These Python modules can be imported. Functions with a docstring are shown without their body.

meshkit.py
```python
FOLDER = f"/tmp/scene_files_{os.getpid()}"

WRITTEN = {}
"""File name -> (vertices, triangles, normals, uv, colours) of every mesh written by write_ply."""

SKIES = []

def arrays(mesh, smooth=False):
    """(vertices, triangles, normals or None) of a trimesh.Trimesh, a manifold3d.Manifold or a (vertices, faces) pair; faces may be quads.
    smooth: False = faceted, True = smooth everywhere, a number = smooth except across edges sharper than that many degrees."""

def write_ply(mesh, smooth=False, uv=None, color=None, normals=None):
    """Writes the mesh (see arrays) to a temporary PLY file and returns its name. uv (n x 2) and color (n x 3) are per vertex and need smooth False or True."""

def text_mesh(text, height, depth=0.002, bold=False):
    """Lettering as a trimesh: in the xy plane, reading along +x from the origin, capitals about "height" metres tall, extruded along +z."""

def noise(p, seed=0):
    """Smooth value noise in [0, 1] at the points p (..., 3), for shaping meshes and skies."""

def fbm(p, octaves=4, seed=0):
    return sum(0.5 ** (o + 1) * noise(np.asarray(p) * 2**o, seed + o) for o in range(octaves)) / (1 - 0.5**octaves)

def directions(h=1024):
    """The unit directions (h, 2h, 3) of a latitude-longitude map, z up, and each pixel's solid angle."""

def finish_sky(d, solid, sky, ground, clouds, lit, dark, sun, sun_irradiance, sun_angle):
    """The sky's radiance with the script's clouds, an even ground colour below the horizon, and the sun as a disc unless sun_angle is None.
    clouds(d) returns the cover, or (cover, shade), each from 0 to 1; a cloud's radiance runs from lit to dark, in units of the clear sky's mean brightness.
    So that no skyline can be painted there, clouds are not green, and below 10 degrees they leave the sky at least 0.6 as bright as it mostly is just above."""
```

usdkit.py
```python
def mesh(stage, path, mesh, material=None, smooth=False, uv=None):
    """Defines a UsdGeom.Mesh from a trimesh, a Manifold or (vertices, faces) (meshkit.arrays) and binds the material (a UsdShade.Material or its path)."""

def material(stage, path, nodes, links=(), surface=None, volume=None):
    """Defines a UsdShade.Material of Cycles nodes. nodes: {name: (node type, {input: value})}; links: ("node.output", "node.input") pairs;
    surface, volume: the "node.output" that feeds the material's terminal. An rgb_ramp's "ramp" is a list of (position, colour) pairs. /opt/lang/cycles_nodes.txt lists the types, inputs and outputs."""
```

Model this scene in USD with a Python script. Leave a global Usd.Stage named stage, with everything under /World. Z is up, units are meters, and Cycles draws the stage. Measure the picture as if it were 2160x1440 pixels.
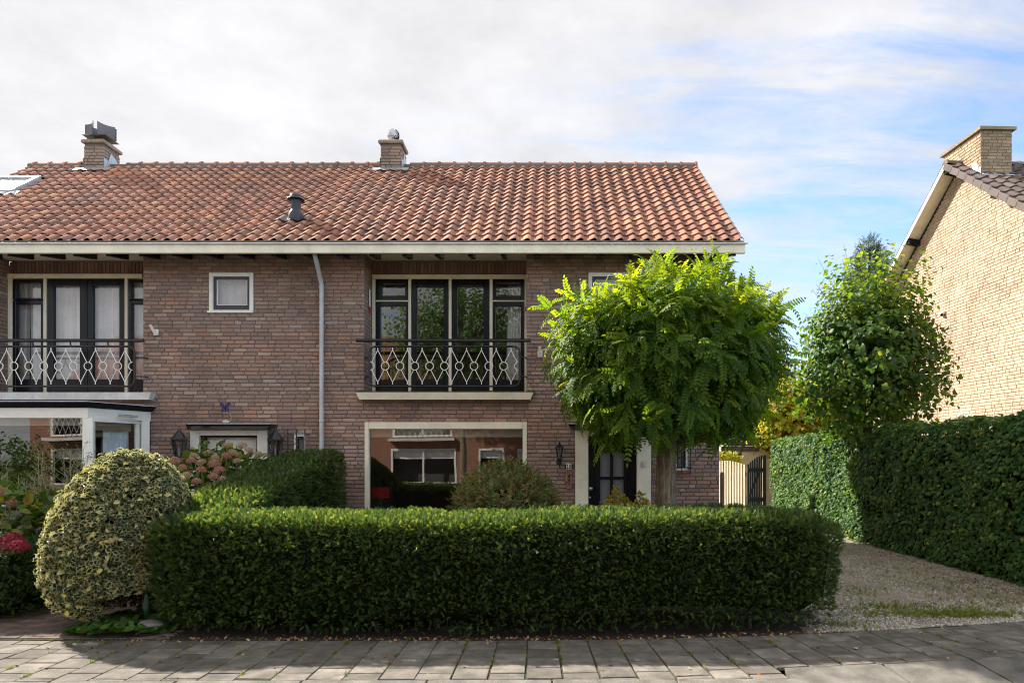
import math, random
import numpy as np, trimesh, usdkit, meshkit
from scipy.spatial.transform import Rotation
from shapely.geometry import Polygon, box as sbox
from shapely.ops import unary_union
from pxr import Usd, UsdGeom, UsdLux, UsdShade, Gf, Sdf, Vt

random.seed(7)
RNG = np.random.default_rng(7)
stage = Usd.Stage.CreateInMemory()
WORLD = UsdGeom.Xform.Define(stage, '/World')
stage.SetDefaultPrim(WORLD.GetPrim())

# ------------------------------------------------------------------ camera, sky, sun, exposure
EYE = 1.78
cam = UsdGeom.Camera.Define(stage, '/World/camera')
cam.AddTranslateOp().Set((0, 0, EYE))
cam.AddRotateXOp().Set(90)
cam.CreateHorizontalApertureAttr(36.0)
cam.CreateFocalLengthAttr(24.0)
cam.CreateHorizontalApertureOffsetAttr(-85 / 2160 * 36)
cam.CreateVerticalApertureOffsetAttr(246 / 2160 * 36)
cam.CreateExposureAttr(2.0)

SUN = np.array([-1.02, 0.70, 1.0]); SUN /= np.linalg.norm(SUN)
el, rot = math.asin(SUN[2]), math.atan2(SUN[0], SUN[1])
SKY_STRENGTH = 0.10
sky_mat = usdkit.material(stage, '/World/Looks/sky', {
    'tc': ('texture_coordinate', {}), 's': ('separate_xyz', {}),
    'sky': ('sky_texture', {'sky_type': 'single_scattering', 'sun_disc': False, 'sun_elevation': el, 'sun_rotation': rot, 'air_density': 1.25, 'aerosol_density': 0.35}),
    'zz': ('math', {'math_type': 'add', 'value2': 0.16}), 'zc': ('math', {'math_type': 'maximum', 'value2': 0.02}),
    'px': ('math', {'math_type': 'divide'}), 'py': ('math', {'math_type': 'divide'}), 'c': ('combine_xyz', {}),
    'm1': ('mapping', {'rotation': (0, 0, 0.62), 'scale': (0.7, 2.8, 1), 'location': (3.1, 1.7, 0)}),
    'n1': ('noise_texture', {'scale': 2.0, 'detail': 10, 'roughness': 0.64, 'distortion': 0.5}),
    'm2': ('mapping', {'rotation': (0, 0, 0.3), 'scale': (0.5, 0.9, 1), 'location': (7.3, 0.4, 0)}),
    'n2': ('noise_texture', {'scale': 0.9, 'detail': 4, 'roughness': 0.5}),
    'mx': ('math', {'math_type': 'multiply', 'value2': -0.42}), 'mz': ('math', {'math_type': 'multiply_add', 'value2': 0.62}),
    'a1': ('math', {'math_type': 'multiply_add', 'value2': 0.95}), 'a2': ('math', {'math_type': 'multiply_add', 'value2': 0.35}),
    'ramp': ('rgb_ramp', {'ramp': [(0.0, (.03,) * 3), (0.56, (.08,) * 3), (0.70, (.50,) * 3), (0.84, (.88,) * 3), (1.0, (.97,) * 3)]}),
    'bw': ('rgb_to_bw', {}),
    'glow': ('vector_math', {'math_type': 'dot_product', 'vector2': tuple(SUN)}),
    'cr': ('map_range', {'from_min': -0.4, 'from_max': 1.0, 'to_min': 2.2, 'to_max': 2.45}), 'nm': ('map_range', {'from_min': .3, 'from_max': .7, 'to_min': .80, 'to_max': 1.08}), 'n3': ('noise_texture', {'scale': 2.6, 'detail': 7, 'roughness': .6}), 'cm': ('math', {'math_type': 'multiply'}), 'rr': ('math', {'math_type': 'multiply', 'value2': 1.02}),
    'cc': ('combine_color', {}), 'cb': ('math', {'math_type': 'multiply', 'value2': 1.0}),
    'deep': ('mix_color', {'blend_type': 'multiply', 'fac': 1.0, 'b': (.50, .58, .68), 'use_clamp': False}), 'mix': ('mix_color', {'use_clamp': True}), 'b': ('background_shader', {'strength': SKY_STRENGTH})},
    [('tc.generated', 's.vector'), ('s.z', 'zz.value1'), ('zz.value', 'zc.value1'), ('s.x', 'px.value1'), ('zc.value', 'px.value2'),
     ('s.y', 'py.value1'), ('zc.value', 'py.value2'), ('px.value', 'c.x'), ('py.value', 'c.y'),
     ('c.vector', 'm1.vector'), ('m1.vector', 'n1.vector'), ('c.vector', 'm2.vector'), ('m2.vector', 'n2.vector'),
     ('s.x', 'mx.value1'), ('s.z', 'mz.value1'), ('mx.value', 'mz.value3'),
     ('n1.fac', 'a1.value1'), ('mz.value', 'a1.value3'), ('n2.fac', 'a2.value1'), ('a1.value', 'a2.value3'),
     ('a2.value', 'ramp.fac'), ('ramp.color', 'bw.color'), ('tc.generated', 'glow.vector1'), ('glow.value', 'cr.value'),
     ('c.vector', 'n3.vector'), ('n3.fac', 'nm.value'), ('nm.result', 'cm.value1'), ('cr.result', 'cm.value2'), ('cm.value', 'rr.value1'), ('rr.value', 'cc.r'), ('cm.value', 'cc.g'), ('cm.value', 'cb.value1'), ('cb.value', 'cc.b'),
     ('sky.color', 'deep.a'), ('deep.result', 'mix.a'), ('cc.color', 'mix.b'), ('bw.val', 'mix.fac'), ('mix.result', 'b.color')], surface='b.background')
dome = UsdLux.DomeLight.Define(stage, '/World/sky')
UsdShade.MaterialBindingAPI.Apply(dome.GetPrim()).Bind(sky_mat)
dome.GetPrim().SetCustomDataByKey('kind', 'structure')
sun = UsdLux.DistantLight.Define(stage, '/World/sun')
sun.CreateNormalizeAttr(True); sun.CreateIntensityAttr(0.72); sun.CreateAngleAttr(1.2); sun.CreateColorAttr((1.0, 0.94, 0.86))
sun.AddTransformOp().Set(Gf.Matrix4d().SetRotate(Gf.Rotation(Gf.Vec3d(0, 0, 1), Gf.Vec3d(*SUN))))

# ------------------------------------------------------------------ picture <-> place
F, CX, CY = 1440.0, 1165.0, 966.0
YF = 11.0                                   # depth of the house fronts
def fx(px, Y=YF): return (px - CX) / F * Y
def fz(py, Y=YF): return EYE + (CY - py) / F * Y

# ------------------------------------------------------------------ small kit
_names = {}
def free(parent, name):
    key = (str(parent), name)
    n = _names.get(key, 0); _names[key] = n + 1
    return f'{parent}/{name}' if n == 0 else f'{parent}/{name}_{n:03d}'
def said(prim, label=None, cat=None, group=None, kind=None):
    for k, v in (('label', label), ('category', cat), ('group', group), ('kind', kind)):
        if v: prim.SetCustomDataByKey(k, v)
def thing(name, label, cat, loc=(0, 0, 0), group=None, rz=0):
    p = free('/World', name)
    x = UsdGeom.Xform.Define(stage, p)
    if any(loc) or rz:
        x.AddTranslateOp().Set(Gf.Vec3d(*map(float, loc)))
        if rz: x.AddRotateZOp().Set(float(rz))
    said(x.GetPrim(), label, cat, group)
    return p

class G:
    """collects triangles, with a tint per vertex if given"""
    def __init__(s): s.v, s.f, s.t, s.n = [], [], [], 0
    def add(s, v, f, tint=None):
        v = np.asarray(v, float); f = np.asarray(f, int)
        if f.shape[1] == 4: f = np.vstack([f[:, [0, 1, 2]], f[:, [0, 2, 3]]])
        s.v.append(v); s.f.append(f + s.n); s.n += len(v)
        t = np.array((1, 1, 1.)) if tint is None else np.asarray(tint, float)
        s.t.append(np.broadcast_to(t, (len(v), 3)))
        return s
    def box(s, x0, x1, y0, y1, z0, z1, tint=None):
        v = [(x, y, z) for x in (x0, x1) for y in (y0, y1) for z in (z0, z1)]
        return s.add(v, [(0, 1, 3, 2), (4, 6, 7, 5), (0, 4, 5, 1), (2, 3, 7, 6), (0, 2, 6, 4), (1, 5, 7, 3)], tint)
    def bevel_box(s, x0, x1, y0, y1, z0, z1, b=0.004, tint=None):
        c = np.array([(x0 + x1) / 2, (y0 + y1) / 2, (z0 + z1) / 2]); h = np.abs(np.array([x1 - x0, y1 - y0, z1 - z0])) / 2
        b = min(b, h.min() * 0.9)
        pts = []
        for sx in (-1, 1):
            for sy in (-1, 1):
                for sz in (-1, 1):
                    q = np.array([sx, sy, sz]) * h
                    for k in range(3):
                        w = q.copy()
                        for j in range(3):
                            if j != k: w[j] -= np.sign(q[j]) * b
                        pts.append(w + c)
        m = trimesh.convex.convex_hull(np.array(pts))
        return s.add(m.vertices, m.faces, tint)
    def mesh(s, m, tint=None): return s.add(m.vertices, m.faces, tint)
    def ring(s, x0, x1, z0, z1, wl, wr, wb, wt, y0, y1, b=0.004):
        s.bevel_box(x0, x0 + wl, y0, y1, z0, z1, b); s.bevel_box(x1 - wr, x1, y0, y1, z0, z1, b)
        if wt: s.bevel_box(x0 + wl, x1 - wr, y0 + .002, y1 - .002, z1 - wt, z1, b)
        if wb: s.bevel_box(x0 + wl, x1 - wr, y0 + .002, y1 - .002, z0, z0 + wb, b)
        return s
    def tube(s, pts, r, n=8, tint=None, closed=False):
        pts = np.asarray(pts, float); r = np.broadcast_to(np.asarray(r, float), (len(pts),))
        if closed: tan = np.roll(pts, -1, 0) - np.roll(pts, 1, 0)
        else: tan = np.gradient(pts, axis=0)
        tan /= np.maximum(np.linalg.norm(tan, axis=1, keepdims=True), 1e-9)
        a = np.array([0, 0, 1.0]) if abs(tan[0][2]) < 0.9 else np.array([1.0, 0, 0])
        U = []
        u = np.cross(tan[0], a); u /= np.linalg.norm(u)
        for t in tan:
            u = u - t * u.dot(t); u /= max(np.linalg.norm(u), 1e-9); U.append(u.copy())
        U = np.array(U); V = np.cross(tan, U)
        ang = np.arange(n) / n * 2 * np.pi
        v = (pts[:, None] + r[:, None, None] * (np.cos(ang)[None, :, None] * U[:, None] + np.sin(ang)[None, :, None] * V[:, None])).reshape(-1, 3)
        f = []
        m = len(pts)
        for i in range(m if closed else m - 1):
            for j in range(n):
                a0, b0 = i * n + j, i * n + (j + 1) % n
                a1, b1 = ((i + 1) % m) * n + j, ((i + 1) % m) * n + (j + 1) % n
                f.append((a0, b0, b1, a1))
        s.add(v, f, tint)
        if not closed:
            for base, flip in ((0, 1), ((m - 1) * n, 0)):
                fan = [(base, base + k, base + k + 1) if not flip else (base, base + k + 1, base + k) for k in range(1, n - 1)]
                s.f.append(np.asarray(fan) + s.n - len(v))
        return s
    def lathe(s, prof, at=(0, 0, 0), n=20, tint=None):
        prof = np.asarray(prof, float); ang = np.arange(n) / n * 2 * np.pi
        v = np.stack([prof[:, None, 0] * np.cos(ang), prof[:, None, 0] * np.sin(ang), np.broadcast_to(prof[:, None, 1], (len(prof), n))], -1).reshape(-1, 3) + np.asarray(at)
        f = [(i * n + j, i * n + (j + 1) % n, (i + 1) * n + (j + 1) % n, (i + 1) * n + j) for i in range(len(prof) - 1) for j in range(n)]
        return s.add(v, f, tint)
    def prism(s, poly, z0, z1, tint=None):
        m = trimesh.creation.extrude_polygon(poly, z1 - z0, engine='earcut'); m.apply_translation((0, 0, z0))
        return s.mesh(m, tint)
    def loft(s, a, b, tint=None):
        """two closed loops of equal length, capped"""
        n = len(a); v = list(a) + list(b)
        f = [(i, (i + 1) % n, n + (i + 1) % n, n + i) for i in range(n)]
        s.add(v, f, tint)
        s.f.append(np.array([(0, i + 1, i) for i in range(1, n - 1)] + [(n, n + i, n + i + 1) for i in range(1, n - 1)]) + s.n - len(v))
        return s
    def arrays(s): return np.vstack(s.v), np.vstack(s.f), np.vstack(s.t)

def put(parent, name, g, mat, smooth=False, label=None, cat=None, group=None, kind=None):
    p = free(parent, name)
    v, f, t = g.arrays()
    tinted = np.ptp(t, axis=0).max() > 1e-6 or abs(t[0] - 1).max() > 1e-6
    if smooth is not False and smooth is not None:
        if smooth is True:
            v2, f2, nrm = meshkit.arrays((v, f), True)
            m = usdkit.mesh(stage, p, (v, f), MAT[mat], True)
        else:
            m = usdkit.mesh(stage, p, (v, f), MAT[mat], smooth)
            tinted = False
    else:
        m = usdkit.mesh(stage, p, (v, f), MAT[mat])
    if tinted:
        pv = UsdGeom.PrimvarsAPI(m).CreatePrimvar('tint', Sdf.ValueTypeNames.Color3fArray, 'vertex')
        pv.Set(Vt.Vec3fArray.FromNumpy(t.astype(np.float32)))
    said(m.GetPrim(), label, cat, group, kind)
    return p

def instancer(path, protos, pos, mats, scales, idx, kind='stuff', label=None, cat=None):
    """protos: list of (G, material, smooth). mats: n x 3 x 3 rotation matrices (columns = local axes)"""
    pi = UsdGeom.PointInstancer.Define(stage, path)
    rel = pi.CreatePrototypesRel()
    for k, (g, mat, sm) in enumerate(protos):
        rel.AddTarget(put(path + '/shapes', 'piece', g, mat, sm))
    pos = np.asarray(pos, np.float32)
    q = Rotation.from_matrix(mats).as_quat()
    pi.CreatePositionsAttr(Vt.Vec3fArray.FromNumpy(pos))
    pi.CreateProtoIndicesAttr(Vt.IntArray.FromNumpy(np.asarray(idx, np.int32)))
    pi.CreateOrientationsAttr(Vt.QuathArray([Gf.Quath(float(w), float(x), float(y), float(z)) for x, y, z, w in q]))
    s = np.asarray(scales, np.float32)
    pi.CreateScalesAttr(Vt.Vec3fArray.FromNumpy(np.repeat(s[:, None], 3, 1) if s.ndim == 1 else s))
    said(pi.GetPrim(), label, cat, None, kind)
    return path

def unit(a): return a / np.maximum(np.linalg.norm(a, axis=-1, keepdims=True), 1e-9)
def frames(axis, normal):
    """rotation matrices whose y column is the axis and z column lies near the normal"""
    y = unit(np.asarray(axis, float)); z = np.asarray(normal, float)
    z = z - y * (z * y).sum(-1, keepdims=True)
    bad = np.linalg.norm(z, axis=-1) < 1e-4
    z[bad] = np.cross(y[bad], [0.3, 0.5, 0.81])
    z = unit(z); x = np.cross(y, z)
    return np.stack([x, y, z], -1)
def rnd(n, k=3): return RNG.normal(size=(n, k))

# ------------------------------------------------------------------ materials
MAT = {}
def M(name, nodes, links, surface='p.BSDF'):
    MAT[name] = usdkit.material(stage, f'/World/Looks/{name}', nodes, links, surface)
def grainy(name, color=None, rough=0.8, scale=30, amount=0.25, bump=0.3, bdist=0.004, spec=0.5, tinted=False, spots=None, spot_scale=9, spot_lo=.58, spot_hi=.7, spot_amt=.6, metallic=0.0, scale2=3.0, amount2=0.15, stretch=(1, 1, 1)):
    lo, hi = 1 - amount, 1 + amount
    lo2, hi2 = 1 - amount2, 1 + amount2
    nodes = {'g': ('geometry', {}), 'mp': ('mapping', {'scale': stretch}), 'n': ('noise_texture', {'scale': scale, 'detail': 5, 'roughness': 0.6}), 'n2': ('noise_texture', {'scale': scale2, 'detail': 4}),
             'r': ('map_range', {'from_min': 0.28, 'from_max': 0.72, 'to_min': lo, 'to_max': hi}), 'r2': ('map_range', {'from_min': 0.3, 'from_max': 0.7, 'to_min': lo2, 'to_max': hi2}),
             'mul': ('math', {'math_type': 'multiply'}), 'cc': ('combine_color', {}), 'mx': ('mix_color', {'blend_type': 'multiply', 'fac': 1.0, 'use_clamp': True}),
             'b': ('bump', {'strength': bump, 'distance': bdist}), 'p': ('principled_bsdf', {'roughness': rough, 'specular_ior_level': spec, 'metallic': metallic})}
    links = [('g.position', 'mp.vector'), ('mp.vector', 'n.vector'), ('mp.vector', 'n2.vector'), ('n.fac', 'r.value'), ('n2.fac', 'r2.value'), ('r.result', 'mul.value1'), ('r2.result', 'mul.value2'),
             ('mul.value', 'cc.r'), ('mul.value', 'cc.g'), ('mul.value', 'cc.b'), ('cc.color', 'mx.b'), ('n.fac', 'b.height'), ('b.normal', 'p.normal')]
    if tinted:
        nodes['a'] = ('attribute', {'attribute': 'tint'}); links.append(('a.color', 'mx.a'))
    else:
        nodes['mx'][1]['a'] = color
    out = 'mx.result'
    if spots is not None:
        nodes['sn'] = ('noise_texture', {'scale': spot_scale, 'detail': 6, 'roughness': 0.65})
        nodes['sr'] = ('map_range', {'from_min': spot_lo, 'from_max': spot_hi, 'to_min': 0.0, 'to_max': spot_amt, 'clamp': True})
        nodes['sm'] = ('mix_color', {'b': spots})
        links += [('mp.vector', 'sn.vector'), ('sn.fac', 'sr.value'), ('sr.result', 'sm.fac'), ('mx.result', 'sm.a')]
        out = 'sm.result'
    links.append((out, 'p.base_color'))
    M(name, nodes, links)

grainy('brick', tinted=True, rough=.9, scale2=1.1, amount2=.22, scale=60, amount=.3, bump=0.5, bdist=0.004, spots=(.42, .36, .31), spot_scale=16, spot_lo=.62, spot_hi=.78, spot_amt=.35, spec=.25)
grainy('yellow_brick', tinted=True, rough=0.92, scale=70, amount=0.16, bump=0.4, bdist=0.003, spec=.2)
grainy('mortar', (.17, .145, .125), rough=.95, scale=80, amount=.3, spec=.1)
grainy('pale_mortar', (.33, .255, .18), rough=.95, scale=80, amount=.3, spec=.1)
grainy('tile', tinted=True, rough=.82, scale=45, amount=.3, bump=.3, bdist=.003, spots=(.30, .24, .19), spot_scale=22, spot_lo=.58, spot_hi=.75, spot_amt=.5, spec=.35)
grainy('dark_tile', tinted=True, rough=.7, scale=45, amount=.25, bump=.2, bdist=.003, spec=.4)
grainy('cream', (.76, .69, .53), rough=.42, scale=12, amount=.04, bump=.04, spec=.4, amount2=.10)
grainy('white', (.80, .77, .695), rough=.4, scale=12, amount=.03, bump=.04, spec=.4, amount2=.04)
grainy('weathered_white', (.62, .60, .56), rough=.6, scale=18, amount=.12, bump=.1, spec=.3)
grainy('black', (.007, .0075, .010), rough=.2, scale=12, amount=.1, bump=.03, spec=.32)
grainy('black_iron', (.014, .015, .02), rough=.34, scale=60, amount=.2, bump=.1, spec=.5)
grainy('grey_sash', (.035, .037, .055), rough=.35, scale=12, amount=.1, bump=.03)
grainy('lead', (.42, .44, .47), rough=.5, scale=22, amount=.25, bump=.4, bdist=.006, metallic=.25)
grainy('zinc', (.55, .57, .59), rough=.4, scale=20, amount=.12, bump=.1, metallic=.5)
grainy('pipe_grey', (.47, .48, .49), rough=.5, scale=14, amount=.08, bump=.08, amount2=.1)
grainy('steel', (.6, .6, .62), rough=.28, scale=20, amount=.05, bump=.03, metallic=1.0)
grainy('cowl_grey', (.12, .115, .125), rough=.6, scale=30, amount=.15, bump=.1)
grainy('concrete_cap', (.24, .20, .15), rough=.95, scale=26, amount=.35, bump=.5, bdist=.006, spots=(.50, .32, .05), spot_scale=14, spot_lo=.52, spot_hi=.7, spot_amt=.45)
grainy('plastic_black', (.028, .03, .036), rough=.35, scale=30, amount=.2, bump=.06)
grainy('interior', (.24, .22, .2), rough=.9, scale=8, amount=.05)
grainy('dark_interior', (.07, .065, .06), rough=.9, scale=8, amount=.05)
grainy('curtain', (.92, .93, .94), rough=.95, scale=30, amount=.05, bump=.1)
grainy('olive_curtain', (.36, .42, .05), rough=.95, scale=30, amount=.08, bump=.1)
grainy('blind', (.62, .66, .60), rough=.9, scale=30, amount=.05)
grainy('tan_blind', (.42, .32, .2), rough=.9, scale=30, amount=.05)
grainy('red_fabric', (.55, .02, .04), rough=.9, scale=60, amount=.1)
grainy('mauve', (.25, .09, .1), rough=.6, scale=20, amount=.15)
grainy('sill_tile', (.30, .11, .07), rough=.6, scale=20, amount=.15)
grainy('brass', (.6, .42, .12), rough=.35, metallic=1.0)
grainy('concrete', (.17, .156, .134), rough=.95, scale2=5, amount2=.35, scale=110, amount=.5, bump=.5, bdist=.003, spots=(.16, .15, .13), spot_scale=4, spot_amt=.4, spec=.2)
grainy('paver', tinted=True, rough=.95, scale2=6, amount2=.32, scale=150, amount=.5, bump=.5, bdist=.003, spots=(.10, .095, .07), spot_scale=5, spot_lo=.48, spot_hi=.7, spot_amt=.6, spec=.2)
grainy('moss_joint', (.055, .058, .028), rough=1, scale=40, amount=.5, spots=(.10, .10, .03), spot_scale=5)
grainy('asphalt', (.10, .098, .095), rough=.95, scale=200, amount=.4, bump=.5)
grainy('soil', (.055, .042, .03), rough=1, scale=30, amount=.5, bump=.8, bdist=.02)
grainy('grass_ground', (.05, .075, .02), rough=1, scale=30, amount=.5, bump=.8, bdist=.02)
grainy('drive', (.33, .285, .22), rough=1, scale=120, amount=.5, bump=.9, bdist=.01, spots=(.16, .16, .06), spot_scale=1.3, spot_lo=.5, spot_hi=.68, spot_amt=.7, scale2=1.2, amount2=.25)
grainy('bark', (.20, .155, .10), rough=.95, scale=34, amount=.75, bump=1.0, bdist=.02, stretch=(1, 1, .16))
grainy('dark_bark', (.05, .038, .025), rough=.95, scale=26, amount=.4, bump=1.0, bdist=.02, stretch=(1, 1, .2))
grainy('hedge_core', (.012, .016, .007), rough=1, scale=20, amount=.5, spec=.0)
grainy('pale_timber', (.48, .39, .27), rough=.8, scale=14, amount=.2, stretch=(3, 3, .4), bump=.2)
grainy('post_timber', (.20, .145, .095), rough=.9, scale=16, amount=.35, stretch=(3, 3, .3), bump=.4)
grainy('green_black', (.012, .02, .018), rough=.4, scale=14, amount=.15, bump=.05)
grainy('brown_board', (.085, .06, .055), rough=.85, scale=12, amount=.3, stretch=(.3, 1, 3), bump=.2)
grainy('cream_render', (.46, .37, .26), rough=.95, scale=30, amount=.12, bump=.2)
grainy('grey_plinth', (.27, .26, .25), rough=.95, scale=30, amount=.2, bump=.2)
grainy('bottle_green', (.006, .03, .014), rough=.15, scale=20, amount=.1)
grainy('violet', (.022, .016, .085), rough=.4, scale=30, amount=.2)
grainy('moss', (.035, .05, .012), rough=1, scale=60, amount=.5, bump=1, bdist=.01)
grainy('far_roof', (.2, .09, .06), rough=.9, scale=20, amount=.3)
grainy('stem_green', (.16, .17, .06), rough=.8, scale=30, amount=.2)
grainy('pale_stem', (.30, .30, .17), rough=.8, scale=30, amount=.2)
grainy('litter', tinted=True, rough=.9, scale=60, amount=.3)
grainy('stone', tinted=True, rough=.9, scale=60, amount=.25)
grainy('petal', tinted=True, rough=.7, scale=60, amount=.12, spec=.2)
M('far_brick', {'g': ('geometry', {}), 'sx': ('separate_xyz', {}), 'c': ('combine_xyz', {}), 'bt': ('brick_texture', {'scale': 1.0, 'brick_width': .22, 'row_height': .0625, 'mortar_size': .008, 'color1': (.40, .175, .09), 'color2': (.30, .125, .07), 'mortar': (.14, .12, .1)}), 'p': ('principled_bsdf', {'roughness': .9})},
  [('g.position', 'sx.vector'), ('sx.x', 'c.x'), ('sx.z', 'c.y'), ('c.vector', 'bt.vector'), ('bt.color', 'p.base_color')])
M('glass', {'fr': ('fresnel', {'IOR': 1.52}), 'k': ('math', {'math_type': 'multiply_add', 'value2': 2.5, 'value3': .055, 'use_clamp': True}), 't': ('transparent_bsdf', {'color': (.95, .965, .955)}), 'gl': ('glossy_bsdf', {'color': (1, 1, 1), 'roughness': 0.0}),
            'g': ('geometry', {}), 'n': ('noise_texture', {'scale': 1.1, 'detail': 1}), 'b': ('bump', {'strength': .10, 'distance': .012}), 'mix': ('mix_closure', {})},
  [('fr.fac', 'k.value1'), ('k.value', 'mix.fac'), ('t.BSDF', 'mix.closure1'), ('gl.BSDF', 'mix.closure2'), ('g.position', 'n.vector'), ('n.fac', 'b.height'), ('b.normal', 'gl.normal')], surface='mix.closure')
M('frosted', {'n': ('noise_texture', {'scale': 90}), 'b': ('bump', {'strength': .5, 'distance': .003}), 'p': ('principled_bsdf', {'base_color': (.16, .16, .165), 'roughness': .25})},
  [('n.fac', 'b.height'), ('b.normal', 'p.normal')])
M('lantern_glass', {'fr': ('fresnel', {'IOR': 1.5}), 't': ('transparent_bsdf', {'color': (.75, .72, .68)}), 'gl': ('glossy_bsdf', {'roughness': .15}), 'mix': ('mix_closure', {})},
  [('fr.fac', 'mix.fac'), ('t.BSDF', 'mix.closure1'), ('gl.BSDF', 'mix.closure2')], surface='mix.closure')

def leafy(name, stops, trans=.35, rough=.5, spec=.4, tinted=False, tcol=(1.5, 1.6, .55), bump=0):
    nodes = {'o': ('object_info', {}), 'rr': ('rgb_ramp', {'ramp': stops}), 'p': ('principled_bsdf', {'roughness': rough, 'specular_ior_level': spec}),
             'mx': ('mix_color', {'blend_type': 'multiply', 'fac': 1.0, 'b': tcol, 'use_clamp': True}), 't': ('translucent_bsdf', {}), 'mix': ('mix_closure', {'fac': trans})}
    links = [('o.random', 'rr.fac'), ('mx.result', 't.color'), ('p.BSDF', 'mix.closure1'), ('t.BSDF', 'mix.closure2')]
    if tinted:
        nodes['a'] = ('attribute', {'attribute': 'tint'})
        nodes['m2'] = ('mix_color', {'blend_type': 'multiply', 'fac': 1.0, 'use_clamp': True})
        links += [('a.color', 'm2.a'), ('rr.color', 'm2.b'), ('m2.result', 'p.base_color'), ('m2.result', 'mx.a')]
    else:
        links += [('rr.color', 'p.base_color'), ('rr.color', 'mx.a')]
    M(name, nodes, links, surface='mix.closure')
leafy('yew', [(0, (0.023, 0.057, 0.022)), (.5, (0.055, 0.109, 0.035)), (.85, (0.103, 0.165, 0.047)), (1, (0.204, 0.257, 0.070))], trans=.4, rough=.36, tcol=(3.2, 2.6, 1.0))
leafy('box_leaf', [(0, (0.025, 0.066, 0.019)), (.6, (0.047, 0.109, 0.028)), (1, (0.094, 0.172, 0.047))], trans=.25, rough=.4)
leafy('holly', [(0, (0.750, 0.750, 0.750)), (.7, (1, 1, 1)), (.93, (1.05, 1.0, .9)), (1, (1.3, 1.2, .7))], trans=.2, rough=.32, tinted=True, tcol=(1.1, 1.1, .8))
leafy('robinia', [(0, (0.044, 0.104, 0.022)), (.5, (0.072, 0.147, 0.024)), (1, (0.111, 0.183, 0.022))], trans=.52, rough=.5, spec=.25, tcol=(4.0, 3.1, .5))
leafy('linden_sunlit', [(0, (.09, .16, .022)), (1, (.2, .26, .03))], trans=.5, rough=.5, tcol=(2.4, 2.2, .5))  # lighter copy of the linden leaf, sunlight on the crown top painted in
leafy('robinia_sunlit', [(0, (.10, .17, .022)), (1, (.19, .25, .024))], trans=.55, rough=.5, spec=.25, tcol=(3.2, 2.7, .5))  # lighter copy of the robinia leaf, with sunlight put into its colour
leafy('linden', [(0, (0.039, 0.094, 0.023)), (.6, (0.068, 0.143, 0.029)), (.93, (0.111, 0.189, 0.029)), (1, (0.260, 0.273, 0.039))], trans=.46, rough=.5, tcol=(2.2, 2.0, .5))
leafy('ivy', [(0, (0.029, 0.084, 0.024)), (.55, (0.061, 0.145, 0.033)), (.88, (0.114, 0.211, 0.040)), (.97, (0.194, 0.268, 0.052)), (1, (0.486, 0.454, 0.075))], trans=.25, rough=.45, spec=.3, tcol=(3.0, 2.6, .7))
leafy('yellow_leaf', [(0, (0.180, 0.270, 0.030)), (.45, (0.360, 0.400, 0.040)), (.85, (0.522, 0.460, 0.050)), (1, (0.450, 0.260, 0.030))], trans=.45, rough=.6, tcol=(1.6, 1.4, .5))
leafy('olive_sprig', [(0, (0.081, 0.127, 0.040)), (.4, (0.161, 0.207, 0.063)), (.75, (0.287, 0.276, 0.098)), (.9, (0.299, 0.172, 0.069)), (1, (0.230, 0.092, 0.052))], trans=.3, rough=.6)
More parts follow.
